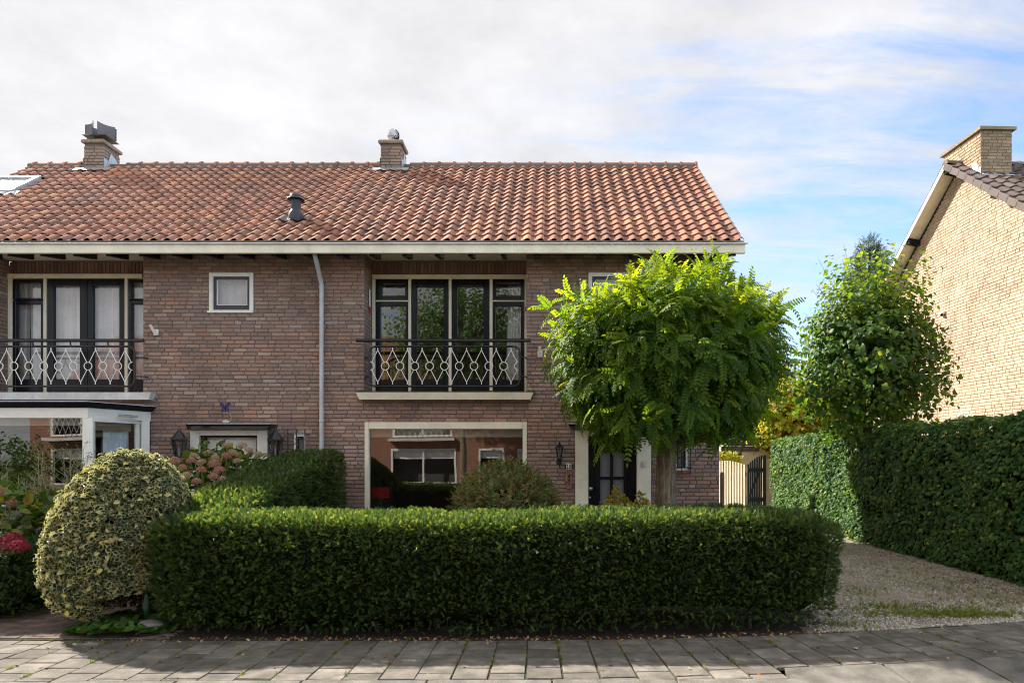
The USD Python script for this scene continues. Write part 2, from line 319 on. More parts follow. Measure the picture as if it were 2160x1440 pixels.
leafy('hydrangea_leaf', [(0, (.04, .10, .015)), (.5, (.09, .16, .02)), (.8, (.19, .22, .02)), (.93, (.34, .26, .02)), (1, (.22, .09, .03))], trans=.4, rough=.5)
leafy('floret', [(0, (.50, .12, .13)), (.4, (.55, .24, .20)), (.7, (.55, .40, .28)), (1, (.40, .30, .16))], trans=.25, rough=.7, tcol=(1.1, 1, 1))
leafy('red_floret', [(0, (.22, .01, .035)), (.5, (.34, .025, .06)), (1, (.48, .10, .12))], trans=.25, rough=.7, tcol=(1.1, 1, 1))
leafy('goldenrod', [(0, (.30, .27, .04)), (.5, (.50, .38, .04)), (1, (.65, .44, .03))], trans=.3, rough=.7)
leafy('cover_leaf', [(0, (0.036, 0.102, 0.018)), (.6, (0.066, 0.156, 0.024)), (1, (0.144, 0.228, 0.036))], trans=.3, rough=.45)
leafy('garden_leaf', [(0, (.04, .075, .025)), (.6, (.08, .13, .045)), (1, (.17, .2, .07))], trans=.3, rough=.55)
leafy('grass', [(0, (.10, .15, .018)), (.6, (.20, .24, .03)), (1, (.38, .34, .10))], trans=.35, rough=.6)
leafy('conifer', [(0, (0.026, 0.056, 0.022)), (.7, (0.048, 0.088, 0.032)), (1, (0.080, 0.120, 0.040))], trans=.1, rough=.7)
leafy('plum', [(0, (.03, .022, .02)), (.6, (.06, .03, .026)), (1, (.07, .06, .03))], trans=.3, rough=.6)
leafy('green_seed', [(0, (.14, .16, .06)), (1, (.28, .28, .14))], trans=.3, rough=.8)

# ------------------------------------------------------------------ ground, road, pavement
def back_edge(X):                               # the pavement's inner edge curves slowly away to the right
    X = np.asarray(X, float)
    return 6.675 + 0.0225 * np.maximum(X + 0.8, 0) ** 2
def front_edge(X):
    X = np.asarray(X, float)
    return np.where(X < 1.86, 5.47 + 0.012 * (X + 3.0), back_edge(X) - 1.02)
g = G()
xs = np.linspace(-400, 400, 21); ys = np.concatenate([np.linspace(-300, -20, 8), np.linspace(0, 40, 5), np.linspace(80, 900, 8)])
v = np.array([(x, y, -0.16) for y in ys for x in xs]); n = len(xs)
g.add(v, [(j * n + i, j * n + i + 1, (j + 1) * n + i + 1, (j + 1) * n + i) for j in range(len(ys) - 1) for i in range(n - 1)])
put('/World', 'ground', g, 'grass_ground', kind='structure')
g = G().add([(-60, -4.5, -.13), (60, -4.5, -.13), (60, 5.34, -.13), (-60, 5.34, -.13)], [(0, 1, 2, 3)])
put('/World', 'road', g, 'asphalt', kind='structure')
g = G().add([(-60, -9.2, -.02), (60, -9.2, -.02), (60, -4.5, -.02), (-60, -4.5, -.02)], [(0, 1, 2, 3)])
put('/World', 'far_pavement', g, 'concrete', kind='structure')
# soil of the front gardens
g = G()
xs = np.linspace(-16, 2.95, 40); rows = np.linspace(0, 1, 12)
v = []
for r in rows:
    for x in xs:
        y0 = back_edge(x) - .02; y = y0 + (11.2 - y0) * r
        v.append((x, y, -0.006 + 0.03 * meshkit.fbm(np.array([x * 3, y * 3, .5]), 3) * (r > 0)))
n = len(xs)
g.add(v, [(j * n + i, j * n + i + 1, (j + 1) * n + i + 1, (j + 1) * n + i) for j in range(len(rows) - 1) for i in range(n - 1)])
put('/World', 'garden_bed', g, 'soil', True, kind='structure')
# gravel drive
g = G()
xs = np.linspace(2.6, 7.2, 36); rows = np.linspace(0, 1, 60)
v = []
for r in rows:
    for x in xs:
        y0 = back_edge(x) - .01; y = y0 + (24 - y0) * r
        v.append((x, y, 0.004 + 0.035 * (meshkit.fbm(np.array([x * 2.2, y * 2.2, .2]), 4) - .4) * min(1, r * 20)))
n = len(xs); v = np.array(v)
g.add(v, [(j * n + i, j * n + i + 1, (j + 1) * n + i + 1, (j + 1) * n + i) for j in range(len(rows) - 1) for i in range(n - 1)])
drive = put('/World', 'gravel_drive', g, 'drive', True, kind='structure')

# pavers: columns of 30 cm tiles in half bond
pave = UsdGeom.Xform.Define(stage, '/World/pavement'); said(pave.GetPrim(), kind='structure')
g = G(); xs = np.linspace(-14, 8, 80)
bot = [(x, float(front_edge(x)), -.012) for x in xs]; top = [(x, float(back_edge(x)) + .03, -.012) for x in xs]
g.add(bot + top, [(i, i + 1, len(xs) + i + 1, len(xs) + i) for i in range(len(xs) - 1)])
put('/World/pavement', 'joint_bed', g, 'moss_joint')
T = 0.29; jn = 0.008
rest = G(); singles = 0
col = -13.0; k = 0
rg = random.Random(3)
arc = col
while arc < 7.6:
    for r in range(-1, 9):
        off = (0.5 if k % 2 else 0.0) * T
        d0, d1 = r * T - off, (r + 1) * T - off
        # local frame: along the back edge
        xa, xb = arc, arc + T - jn
        depth = float(back_edge((xa + xb) / 2) - front_edge((xa + xb) / 2))
        lo, hi = max(d0 + .010, 0.0), min(d1 - .010, depth)
        if hi - lo < .02: continue
        sl = 2 * 0.0225 * max((xa + xb) / 2 + .8, 0)          # slope of the edge; joints run square to it
        q = []
        for xx in (xa, xb):
            for d in (lo, hi):
                q.append((xx + sl * d, float(back_edge(xx)) - d))
        h = [rg.uniform(-.0035, .0035) for _ in range(4)]
        tone = 0.165 * rg.uniform(.70, 1.26); tint = (tone * 1.13, tone, tone * .84)
        b = .004
        (x00, y00), (x01, y01), (x10, y10), (x11, y11) = q
        cx_, cy_ = (x00 + x11) / 2, (y00 + y11) / 2
        v = []
        for (x, y), hh in zip(q, h):
            v.append((x, y, -.03))
        for (x, y), hh in zip(q, h): v.append((x, y, hh - .003))
        for (x, y), hh in zip(q, h): v.append((x + b * np.sign(cx_ - x), y + b * np.sign(cy_ - y), hh))
        f = [(0, 1, 5, 4), (1, 3, 7, 5), (3, 2, 6, 7), (2, 0, 4, 6), (4, 5, 9, 8), (5, 7, 11, 9), (7, 6, 10, 11), (6, 4, 8, 10), (8, 9, 11, 10)]
        f = [tuple(reversed(t)) for t in f]
        vis = -4.9 < cx_ < 5.4
        if vis and singles < 300:
            singles += 1; put('/World/pavement', 'paver', G().add(v, f, tint), 'paver')
        else:
            rest.add(v, f, tint)
    arc += T; k += 1
put('/World/pavement', 'pavers_beyond', rest, 'paver', kind='stuff')

# kerb along the road and the drop slabs before the drive
kerb = UsdGeom.Xform.Define(stage, '/World/kerb'); said(kerb.GetPrim(), kind='structure')
x = -14.0
while x < 1.85:
    x1 = min(x + 1.0, 1.97)
    if x1 > 1.6: x1 = 1.97
    ya = float(front_edge(x)) - .004
    put('/World/kerb', 'kerbstone', G().bevel_box(x + .004, x1 - .004, ya - .13, ya, -.2, .004, .008, (1, 1, 1)), 'concrete')
    x = x1
for i in range(6):
    xa = 1.98 + i * .86; xb = xa + .835
    ya, yb = float(back_edge(xa)) - 1.03, float(back_edge(xb)) - 1.03
    sh = .12; s0 = 0 if i == 0 else sh
    a = [(xa + s0 * .3, ya, -.004), (xb + sh * .3, yb, -.004), (xb + sh * 1.2, yb - .52, -.085), (xa + s0 * 1.2, ya - .52, -.03 if i == 0 else -.085)]
    lowr = [(p[0], p[1], -.25) for p in a]
    put('/World/kerb', 'drop_slab', G().loft([a[i] for i in (0, 3, 2, 1)], [lowr[i] for i in (0, 3, 2, 1)]), 'concrete')

# brick path at the left, clinkers on edge
path = UsdGeom.Xform.Define(stage, '/World/brick_path'); said(path.GetPrim(), kind='structure')
put('/World/brick_path', 'path_bed', G().box(-6.3, -3.9, 6.68, 9.6, -.05, .010), 'moss_joint')
rest = G(); n = 0
yy = 6.70
row = 0
while yy < 9.5:
    xx = -6.3 + (row % 2) * .1
    while xx < -3.95:
        tone = rg.uniform(.75, 1.2); tint = (.17 * tone, .125 * tone, .105 * tone)
        gg = G().bevel_box(xx, xx + .203, yy, yy + .064, -.03, .018 + rg.uniform(-.003, .003), .004, tint)
        if xx + .1 < CX * 0 - 4.0 and n < 300 and yy < 8.6:
            n += 1; put('/World/brick_path', 'path_brick', gg, 'paver')
        else:
            v_, f_, t_ = gg.arrays(); rest.add(v_, f_, t_[0])
        xx += .21
    yy += .07; row += 1
put('/World/brick_path', 'path_bricks_beyond', rest, 'paver', kind='stuff')

# ------------------------------------------------------------------ brickwork
RED = [(.285, .188, .148), (.27, .178, .142), (.305, .20, .158), (.245, .165, .135), (.285, .178, .135), (.335, .195, .14), (.235, .162, .138), (.345, .25, .195)]
DARKRED = [(.20, .115, .085), (.17, .10, .075)]
YEL = [(.52, .39, .283), (.53, .405, .298), (.51, .375, .266), (.54, .42, .312), (.50, .375, .276), (.52, .366, .255)]
def brick_shape(u0, u1, w0, w1, out, O, U, W, N, depth=.05, c=.005, rg_=rg, jig=.0022):
    j = lambda: rg_.uniform(-jig, jig)
    v = []
    for n_, ins in ((out - depth, 0), (out - c, 0), (out, c)):
        for (u, w) in ((u0 + ins, w0 + ins), (u1 - ins, w0 + ins), (u1 - ins, w1 - ins), (u0 + ins, w1 - ins)):
            v.append(O + U * (u + j()) + W * (w + j()) + N * n_)
    f = []
    for a in (0, 4):
        for i in range(4):
            f.append((a + i, a + (i + 1) % 4, a + 4 + (i + 1) % 4, a + 4 + i))
    f.append((8, 9, 10, 11))
    return v, f
def brick_wall(parent, name, O, U, W, N, length, height, openings, mat, palette, course=.0627, top=None, bottom=None, seen=None, most=300, seed=1, long=.21, half=.10, rest_name='brickwork', joint=.0115, u_start=0.0, proud=.004, tone=1.0, jig=.0022):
    """one brick after another in wild bond; the best seen ones are parts, the rest one part"""
    r = random.Random(seed)
    O, U, W, N = (np.asarray(a, float) for a in (O, U, W, N))
    out = []
    rows = int(height / course + 1e-6)
    for k in range(rows):
        w0 = k * course + joint / 2; w1 = (k + 1) * course - joint / 2; wc = (w0 + w1) / 2
        blocked = sorted((a, b) for a, b, c0, c1 in openings if c0 < wc < c1)
        lim0, lim1 = u_start, length
        if bottom: lim0 = max(lim0, bottom(wc))
        if top: lim0, lim1 = max(lim0, top(wc)[0]), min(lim1, top(wc)[1])
        free_ = []; cur = lim0
        for a, b in blocked:
            if a > cur: free_.append((cur, min(a, lim1)))
            cur = max(cur, b)
        if cur < lim1: free_.append((cur, lim1))
        u = lim0 - r.uniform(0, .2)
        halves = 0
        while u < lim1:
            ln = half if (r.random() < .24 and halves < 1) else long
            halves = halves + 1 if ln == half else 0
            ln *= r.uniform(.975, 1.02)
            for a, b in free_:
                a0, b0 = max(u, a), min(u + ln, b)
                if b0 - a0 > .022:
                    big = meshkit.fbm(np.array([(a0) * .7 + 5, wc * .7, seed * .1]), 3)
                    t = np.array(palette[r.randrange(len(palette))]) * r.uniform(.9, 1.1) * (0.78 + .44 * big) * tone
                    q = brick_shape(a0, b0, w0, w1, r.uniform(0, proud), O, U, W, N, rg_=r, jig=jig)
                    ctr = O + U * (a0 + b0) / 2 + W * wc
                    score = (b0 - a0) * (seen(ctr) if seen else 1) / max(ctr[1], 1)
                    out.append((score, q, t))
            u += ln + joint
    order = sorted(range(len(out)), key=lambda i: -out[i][0])
    keep = set(order[:most]); rest = G()
    for i, (s_, q, t) in enumerate(out):
        if i in keep and s_ > 0: put(parent, name, G().add(*q, t), mat)
        else: rest.add(*q, t)
    if rest.n: put(parent, rest_name, rest, mat, kind='stuff')

XE, XP, XL = fx(1517), fx(678), -10.6           # right corner, party line, beyond the left edge
WALL_TOP = 5.22
HOUSE = thing('brick_house', 'brown brick end house with number 18, diamond balcony rail and cream framed picture window', 'house')
NEIGH = thing('brick_house', 'brown brick house left of the drainpipe, with canted bay window and white curtains', 'house')
REC = .5                                          # depth of the balcony recess
YR = YF + REC
def rect(x0, x1, z0, z1): return sbox(x0, z0, x1, z1)
OPEN_H = [(fx(769), fx(1111.5), .55, fz(889.5)), (fx(768), fx(1111), 2.80, WALL_TOP + .1), (fx(1213), fx(1373), -.05, fz(908)), (fx(1241), fx(1331), fz(660), fz(575)), (fx(1422), fx(1450), fz(992), fz(918))]
OPEN_N = [(fx(-32), fx(302), 2.80, WALL_TOP + .1), (XL - .1, fx(317), .45, 2.42), (fx(441), fx(534.5), fz(660), fz(575)), (fx(402), fx(565), -.05, fz(908)), (fx(620), fx(645), 1.35, fz(914))]
def backing(parent, x0, x1, openings, holes_y=(YF + .008, YF + .28)):
    p = rect(x0, x1, -.15, WALL_TOP).difference(unary_union([rect(*o) for o in openings]))
    gg = G()
    for poly in getattr(p, 'geoms', [p]):
        m = trimesh.creation.extrude_polygon(poly, holes_y[1] - holes_y[0], engine='earcut')
        v = m.vertices.copy(); vv = np.stack([v[:, 0], holes_y[1] - v[:, 2], v[:, 1]], 1)
        gg.add(vv, m.faces)
    return gg
ex, ez, eny = np.array([1., 0, 0]), np.array([0, 0, 1.]), np.array([0, -1., 0])
def seen_house(c):
    px, py = CX + F * c[0] / c[1], CY - F * (c[2] - EYE) / c[1]
    if py > 1060 or py < 540: return 0
    if 1165 < px < 1650 and 540 < py < 950: return 0.0
    if 960 < px < 1180 and py > 975: return .2
    return 1
def seen_neigh(c):
    px, py = CX + F * c[0] / c[1], CY - F * (c[2] - EYE) / c[1]
    if py > 940 or py < 540 or px < 302: return 0
    return 1
for host, x0, x1, ops, seen, sd in ((HOUSE, XP, XE, OPEN_H, seen_house, 11), (NEIGH, XL, XP, OPEN_N, seen_neigh, 12)):
    w = put(host, 'wall', backing(host, x0, x1, ops), 'mortar')
    brick_wall(w, 'brick', (x0, YF, -.02), ex, ez, eny, x1 - x0, WALL_TOP, [(a - x0, b - x0, c + .02, d + .02) for a, b, c, d in ops], 'brick', RED, seen=seen, seed=sd)
    # reveal bricks, lintel course and back of the balcony recess
    rx0, rx1 = ops[1][0:2] if host == HOUSE else ops[0][0:2]
    put(w, 'recess_back', G().box(rx0 + .03, rx1 - .03, YR + .01, YR + .2, fz(581, YR), WALL_TOP), 'mortar')
    put(w, 'reveal', G().box(rx0 - .25, rx0 - .010, YF + .282, YR + .01, 2.7, WALL_TOP).box(rx1 + .010, rx1 + .25, YF + .282, YR + .01, 2.7, WALL_TOP), 'mortar')
    brick_wall(w, 'reveal_brick', (rx0, YF + .002, 2.741), np.array([0, 1., 0]), ez, np.array([1., 0, 0]), REC, 2.5, [], 'brick', RED, seed=sd + 20, most=120, rest_name='reveal_brickwork')
    brick_wall(w, 'reveal_brick', (rx1, YF + .002, 2.741), np.array([0, 1., 0]), ez, np.array([-1., 0, 0]), REC, 2.5, [], 'brick', RED, seed=sd + 30, most=0, rest_name='reveal_brickwork')
    zs = fz(579, YR)
    lint = G(); u = rx0 + .005
    rr = random.Random(sd)
    while u < rx1 - .05:
        q = brick_shape(0, .205, 0, .051, rr.uniform(0, .004), np.array([u + .051, YR, zs + .004]), ez, -ex, eny, rg_=rr)
        t = np.array(DARKRED[rr.randrange(2)]) * rr.uniform(.8, 1.25)
        put(w, 'lintel_brick', G().add(*q, t), 'brick'); u += .0625
    brick_wall(w, 'top_brick', (rx0, YR, zs + .218), ex, ez, eny, rx1 - rx0, WALL_TOP - zs - .22, [], 'brick', DARKRED, seed=sd + 40, most=60, rest_name='top_brickwork')
# side and rear walls of the row
put(HOUSE, 'side_wall', G().box(XE - .28, XE - .008, YF + .282, 16.8, -.15, WALL_TOP).box(XP, XE - .28, 16.5, 16.8, -.15, WALL_TOP), 'mortar')
v = [(XE - .28, YF + .1, WALL_TOP), (XE - .28, 16.8, WALL_TOP), (XE - .28, 13.88, 7.45), (XE - .01, YF + .1, WALL_TOP), (XE - .01, 16.8, WALL_TOP), (XE - .01, 13.88, 7.45)]
put(HOUSE, 'gable', G().add(v, [(0, 1, 2), (3, 5, 4)]).add(v, [(0, 2, 5, 3), (1, 4, 5, 2), (0, 3, 4, 1)]), 'mortar')
put(NEIGH, 'rear_wall', G().box(XL, XP - .004, 16.5, 16.8, -.15, WALL_TOP), 'mortar')

# ------------------------------------------------------------------ roof
EY, EZ, RY, RZ = 10.47, 5.095, 13.88, 7.70
SL = np.array([0, RY - EY, RZ - EZ]); SLEN = np.linalg.norm(SL); SL /= SLEN
SN = np.array([0, -SL[2], SL[1]])
TW, ROWS = .2042, 18
GAUGE = SLEN / ROWS
PU = np.array([0, .10, .25, .40, .55, .70, .82, .92, 1.0, 1.09]); PH = np.array([.016, .002, -.008, -.007, .004, .021, .033, .035, .027, .008])
def tile_shape(x, s0, rg_, lift=.031, length=None):
    length = length or GAUGE + .06
    th = .013
    xs_ = x + PU * TW
    v = []
    sk = rg_.uniform(-.003, .003); up = rg_.uniform(-.003, .003)
    for (s_, base) in ((s0 + sk, lift + up), (s0 + length, .0)):
        for xx, h in zip(xs_, PH): v.append(np.array([xx, EY, EZ]) + SL * s_ + SN * (h + base))
    for xx, h in zip(xs_, PH): v.append(np.array([xx, EY, EZ]) + SL * (s0 + sk) + SN * (h + lift + up - th))
    n = len(PU)
    f = [(i, i + 1, n + i + 1, n + i) for i in range(n - 1)] + [(2 * n + i, 2 * n + i + 1, i + 1, i) for i in range(n - 1)]
    return v, f
TILES = [(0.372, 0.165, 0.104), (0.335, 0.148, 0.096), (0.391, 0.176, 0.108), (0.288, 0.136, 0.096), (0.335, 0.163, 0.108), (0.419, 0.189, 0.112), (0.270, 0.142, 0.104)]
XV = fx(1567.5, 10.5)                              # right verge
def roof(host, xa, xb, seen, sd, skip):
    r = random.Random(sd)
    deck = G()
    dz = np.array([0, 0, -.035])
    for y0, z0, y1, z1 in ((EY + .02, EZ, RY, RZ), (2 * RY - EY, EZ, RY, RZ)):
        a = [(xa, y0, z0 - .03), (xb, y0, z0 - .03), (xb, y1, z1 - .03), (xa, y1, z1 - .03)]
        deck.loft(a, [(p[0], p[1], p[2] - .05) for p in a])
    rf = put(host, 'roof', deck, 'dark_interior')
    rear = G().add([(xa, 2 * RY - EY, EZ), (xb, 2 * RY - EY, EZ), (xb, RY, RZ - .012), (xa, RY, RZ - .012)], [(3, 2, 1, 0)], TILES[0])
    put(rf, 'rear_slope', rear, 'tile')
    allt = []
    c = 0
    x = XV - TW * 1.09
    while x > XL - .6:
        if xa - TW * .5 <= x < xb - TW * .5:
            for k in range(ROWS):
                xx, ss = x + TW / 2, (k + .5) * GAUGE
                y = EY + SL[1] * ss
                if skip(xx, y): continue
                big = meshkit.fbm(np.array([xx * .6 + 3, y * .6, sd * .01]), 3)
                t = np.array(TILES[r.randrange(len(TILES))]) * r.uniform(.8, 1.18) * (.8 + .4 * big)
                if r.random() < .018: t = np.array((.50, .255, .13))
                allt.append((seen(xx, y) / y, tile_shape(x, k * GAUGE, r), t))
        x -= TW
    order = sorted(range(len(allt)), key=lambda i: -allt[i][0]); keep = set(order[:300]); rest = G()
    for i, (s_, q, t) in enumerate(allt):
        if i in keep: put(rf, 'roof_tile', G().add(*q, t), 'tile', True)
        else: rest.add(*q, t)
    put(rf, 'roof_tiles_beyond', rest, 'tile', True, kind='stuff')
    # ridge tiles with collars, dark mortar beds under them
    put(rf, 'ridge_bed', G().box(xa, xb, RY - .10, RY + .10, RZ - .08, RZ + .01), 'mortar')
    x = xb
    while x > xa:
        x0 = max(x - .306, xa)
        if not any(x0 < cx1 and x > cx0 for cx0, cx1 in CHIM_X):
            h = r.uniform(-.004, .004)
            gg = G(); ang = np.linspace(-.15, np.pi + .15, 11)
            t = np.array(TILES[r.randrange(len(TILES))]) * r.uniform(.75, 1.1)
            prof = [(x0, .098), (x - .05, .098), (x - .048, .118), (x - .004, .118), (x - .004, .085)]
            v = [(px_, RY + rr_ * math.cos(a), RZ - .015 + h + rr_ * .95 * math.sin(a)) for px_, rr_ in prof for a in ang]
            m = len(ang)
            gg.add(v, [(i * m + j, i * m + j + 1, (i + 1) * m + j + 1, (i + 1) * m + j) for i in range(len(prof) - 1) for j in range(m - 1)], t)
            put(rf, 'ridge_tile', gg, 'tile')
        x -= .306
    return rf
CH1 = (fx(177, 13.6), fx(218, 13.6), 13.6, 14.12, 8.05)
CH2 = (fx(803, 13.6), fx(846, 13.6), 13.6, 14.08, 8.04)
CHIM_X = [(CH1[0] - .05, CH1[1] + .05), (CH2[0] - .05, CH2[1] + .05)]
SKYL = (-11.2, fx(30, 12.43), 12.43, 13.12)
def skip_tiles(x, y):
    if SKYL[0] < x < SKYL[1] - .02 and SKYL[2] < y < SKYL[3]: return True
    return False
ROOF_H = roof(HOUSE, XP, XV, lambda x, y: 1.0, 21, skip_tiles)
ROOF_N = roof(NEIGH, XL, XP, lambda x, y: 1.0, 22, skip_tiles)
# eaves: fascia, gutter lip, rafter ends, soffit
for host, xa, xb, ro in ((HOUSE, XP, XV + .02, ROOF_H), (NEIGH, XL, XP, ROOF_N)):
    put(ro, 'fascia', G().bevel_box(xa, xb, 10.44, 10.50, fz(533.5, 10.44), fz(515.5, 10.44), .004), 'cream')
    gl = G().tube([(xa, 10.425, fz(513, 10.425)), (xb + (.03 if host == HOUSE else 0), 10.425, fz(513, 10.425))], .014, 8)
    gl.box(xa, xb, 10.43, 10.60, fz(515.3, 10.44), fz(513.6, 10.44))
    put(ro, 'gutter', gl, 'zinc')
    put(ro, 'soffit', G().box(xa, xb, 10.50, YR + .05, 5.105, 5.125), 'cream')
    put(ro, 'soffit_edge', G().box(xa, xb, 10.505, 10.98, 4.955, 4.975), 'weathered_white') if False else None
    x = fx(1548, 10.5)
    while x > xa:
        if x < xb: put(ro, 'rafter_end', G().loft([(x - .037, 10.52, 4.893), (x + .037, 10.52, 4.893), (x + .037, 10.97, 4.97), (x - .037, 10.97, 4.97)], [(x - .037, 10.52, 5.10), (x + .037, 10.52, 5.10), (x + .037, 10.97, 5.10), (x - .037, 10.97, 5.10)]), 'black')
        x -= .507
# verge board at the right end of the roof
a = [(XV - .07, EY + .03, EZ - .16), (XV - .04, EY + .03, EZ - .16), (XV - .04, EY + .03, EZ - .02), (XV - .07, EY + .03, EZ - .02)]
b_ = [(p[0], RY, p[2] + RZ - EZ) for p in a]
put(ROOF_H, 'verge_board', G().loft(a, b_).loft([(p[0], 2 * RY - p[1], p[2]) for p in a][::-1], b_[::-1]), 'cream')

# chimneys
def chimney(host, c, sd, cowl):
    x0, x1, y0, y1, zt = c
    zb = RZ + (y0 - RY) * .764 - .05
    ch = put(host, 'chimney', G().box(x0 + .012, x1 - .012, y0 + .012, y1 - .012, zb - .3, zt - .002), 'mortar')
    BR = [(.23, .17, .138), (.26, .185, .148), (.20, .15, .125), (.27, .175, .135), (.24, .185, .15)]
    brick_wall(ch, 'brick', (x0, y0, zb), ex, ez, eny, x1 - x0, zt - zb, [], 'brick', BR, seed=sd, course=.0615)
    brick_wall(ch, 'brick', (x1, y0 + .06, zb), np.array([0, 1., 0]), ez, ex, y1 - y0 - .06, zt - zb, [], 'brick', BR, seed=sd + 1, course=.0615)
    brick_wall(ch, 'brick', (x0, y0 + .06, zb), np.array([0, 1., 0]), ez, -ex, y1 - y0 - .06, zt - zb, [], 'brick', BR, seed=sd + 2, course=.0615)
    cap = G().bevel_box(x0 - .04, x1 + .04, y0 - .04, y1 + .04, zt, zt + .07, .015)
    v_, f_, _ = cap.arrays(); tm = trimesh.Trimesh(v_, f_).subdivide().subdivide()
    vv = tm.vertices + (meshkit.noise(tm.vertices * 14)[:, None] - .5) * .014
    put(ch, 'cap', G().add(vv, tm.faces), 'concrete_cap')
    # lead: apron in front, stepped sheets on the sides
    fl = G()
    ap = []
    for k in range(13):
        xx = x0 - .16 + (x1 - x0 + .32) * k / 12
        wv = .012 * math.sin(xx / TW * 2 * math.pi)
        yy0 = y0 - .01; zz0 = RZ + (yy0 - RY) * .764 + .06
        ap.append([(xx, yy0 + .02, zz0 + .035), (xx, yy0 - .10 - abs(wv), zz0 - .065 + wv)])
    v = [p for pair in ap for p in pair]
    fl.add(v, [(2 * i, 2 * i + 1, 2 * i + 3, 2 * i + 2) for i in range(12)])
    fl.add([(x1 + .012, y0 - .01, zb), (x1 + .012, y1, RZ - .1), (x1 + .014, y1 - .12, RZ + .16), (x1 + .014, y0 + .22, RZ + .24), (x1 + .014, y0 + .2, RZ + .05), (x1 + .014, y0 - .01, RZ + .06)], [(0, 1, 2), (0, 2, 3), (0, 3, 4), (0, 4, 5)])
    fl.add([(x1 + .012, y0 - .02, zb + .02), (x1 + .14, y0 - .02, zb + .05), (x1 + .14, y1, RZ + .06), (x1 + .012, y1, RZ + .02)], [(0, 1, 2, 3)])
    fl.add([(x0 - .012, y0 - .01, zb), (x0 - .012, y0 + .3, RZ + .1), (x0 - .014, y0 + .3, RZ + .22), (x0 - .014, y0 - .01, RZ + .05)], [(0, 1, 2, 3)])
    put(ch, 'lead_flashing', fl, 'lead')
    cx_, cy_ = (x0 + x1) / 2, y0 + .22
    if cowl == 'box':
        cw = G()
        cw.bevel_box(cx_ - .09, cx_ + .09, cy_ - .09, cy_ + .09, zt + .071, zt + .17, .01)
        put(ch, 'cowl_base', cw, 'concrete_cap')
        pl = G().bevel_box(cx_ - .24, cx_ + .24, cy_ - .22, cy_ + .22, zt + .171, zt + .177, .002)
        R = .2
        for a0 in (0, 1, 2, 3):           # four curved side plates
            th = math.pi / 4 + a0 * math.pi / 2 + math.radians(12)
            n_ = np.array([math.cos(th), math.sin(th)]); t_ = np.array([-n_[1], n_[0]])
            pts = []
            for k in range(9):
                s_ = (k / 8 - .5) * 2
                d = .17 + .05 * s_ * s_
                pts.append(n_ * d + t_ * s_ * .165)
            v = [(cx_ + p[0], cy_ + p[1], zt + zz) for zz in (.18, .43) for p in pts]
            vi = [(cx_ + p[0] * .93, cy_ + p[1] * .93, zt + zz) for zz in (.18, .43) for p in pts]
            pl.add(v, [(i, i + 1, 9 + i + 1, 9 + i) for i in range(8)]); pl.add(vi, [(i + 1, i, 9 + i, 9 + i + 1) for i in range(8)])
            pl.add([v[9 + i] for i in range(9)] + [vi[9 + i] for i in range(9)], [(i, i + 1, 9 + i + 1, 9 + i) for i in range(8)])
        put(ch, 'cowl', pl, 'cowl_grey')
    else:
        ball = G().lathe([(.085, zt + .071), (.085, zt + .13), (.095, zt + .135), (.095, zt + .15), (.07, zt + .155)], (cx_, cy_, 0), 20)
        put(ch, 'cowl_neck', ball, 'steel', 40)
        bl = G(); nb = 16
        for i in range(nb):                # curved vanes round the ball
            v = []
            for k in range(9):
                ph = -1.15 + 2.35 * k / 8
                for da, rr_ in ((0, .122), (.46, .108)):
                    a = i / nb * 2 * math.pi + da + ph * .35
                    v.append((cx_ + rr_ * math.cos(ph) * math.cos(a), cy_ + rr_ * math.cos(ph) * math.sin(a), zt + .265 + rr_ * 1.08 * math.sin(ph)))
            bl.add(v, [(2 * k, 2 * k + 1, 2 * k + 3, 2 * k + 2) for k in range(8)])
        m_ = trimesh.creation.icosphere(2, .085); m_.apply_translation((cx_, cy_, zt + .265)); put(ch, 'cowl_inside', G().mesh(m_), 'black')
        bl.lathe([(.001, zt + .393), (.03, zt + .39), (.055, zt + .375)], (cx_, cy_, 0), 16)
        put(ch, 'cowl', bl, 'steel')
chimney(NEIGH, CH1, 31, 'box')
chimney(HOUSE, CH2, 41, 'ball')

# roof window and vent
def on_roof(x, y, up=0.0): return np.array([x, EY, EZ]) + SL * ((y - EY) / SL[1]) + SN * up
sx0, sx1, sy0, sy1 = SKYL
def slab(gg, xa, xb, ya, yb, u0, u1):
    a = [on_roof(xa, ya, u0), on_roof(xb, ya, u0), on_roof(xb, yb, u0), on_roof(xa, yb, u0)]
    b2 = [on_roof(xa, ya, u1), on_roof(xb, ya, u1), on_roof(xb, yb, u1), on_roof(xa, yb, u1)]
    gg.loft(a[::-1], b2[::-1]); return gg
rw = put(ROOF_N, 'roof_window', slab(slab(slab(slab(G(), sx0, sx1, sy0, sy0 + .07, -.03, .075), sx0, sx1, sy1 - .07, sy1, -.03, .085), sx1 - .08, sx1, sy0 + .07, sy1 - .07, -.03, .08), sx0, sx0 + .08, sy0 + .07, sy1 - .07, -.03, .08), 'zinc')
put(ROOF_N, 'roof_window_pane', slab(G(), sx0 + .08, sx1 - .08, sy0 + .07, sy1 - .07, .0, .05), 'steel')
ap = G(); v = []
for k in range(25):
    xx = sx0 + (sx1 + .12 - sx0) * k / 24
    hgt = np.interp(((xx - XV) / TW) % 1.0, PU[:-1], PH[:-1])
    v += [on_roof(xx, sy0, .05), on_roof(xx, sy0 - .13, hgt + .035)]
ap.add(v, [(2 * i, 2 * i + 1, 2 * i + 3, 2 * i + 2) for i in range(24)])
put(ROOF_N, 'roof_window_apron', ap, 'lead')
vy = 11.27; vx = fx(624, vy); bz = on_roof(vx, vy)[2]
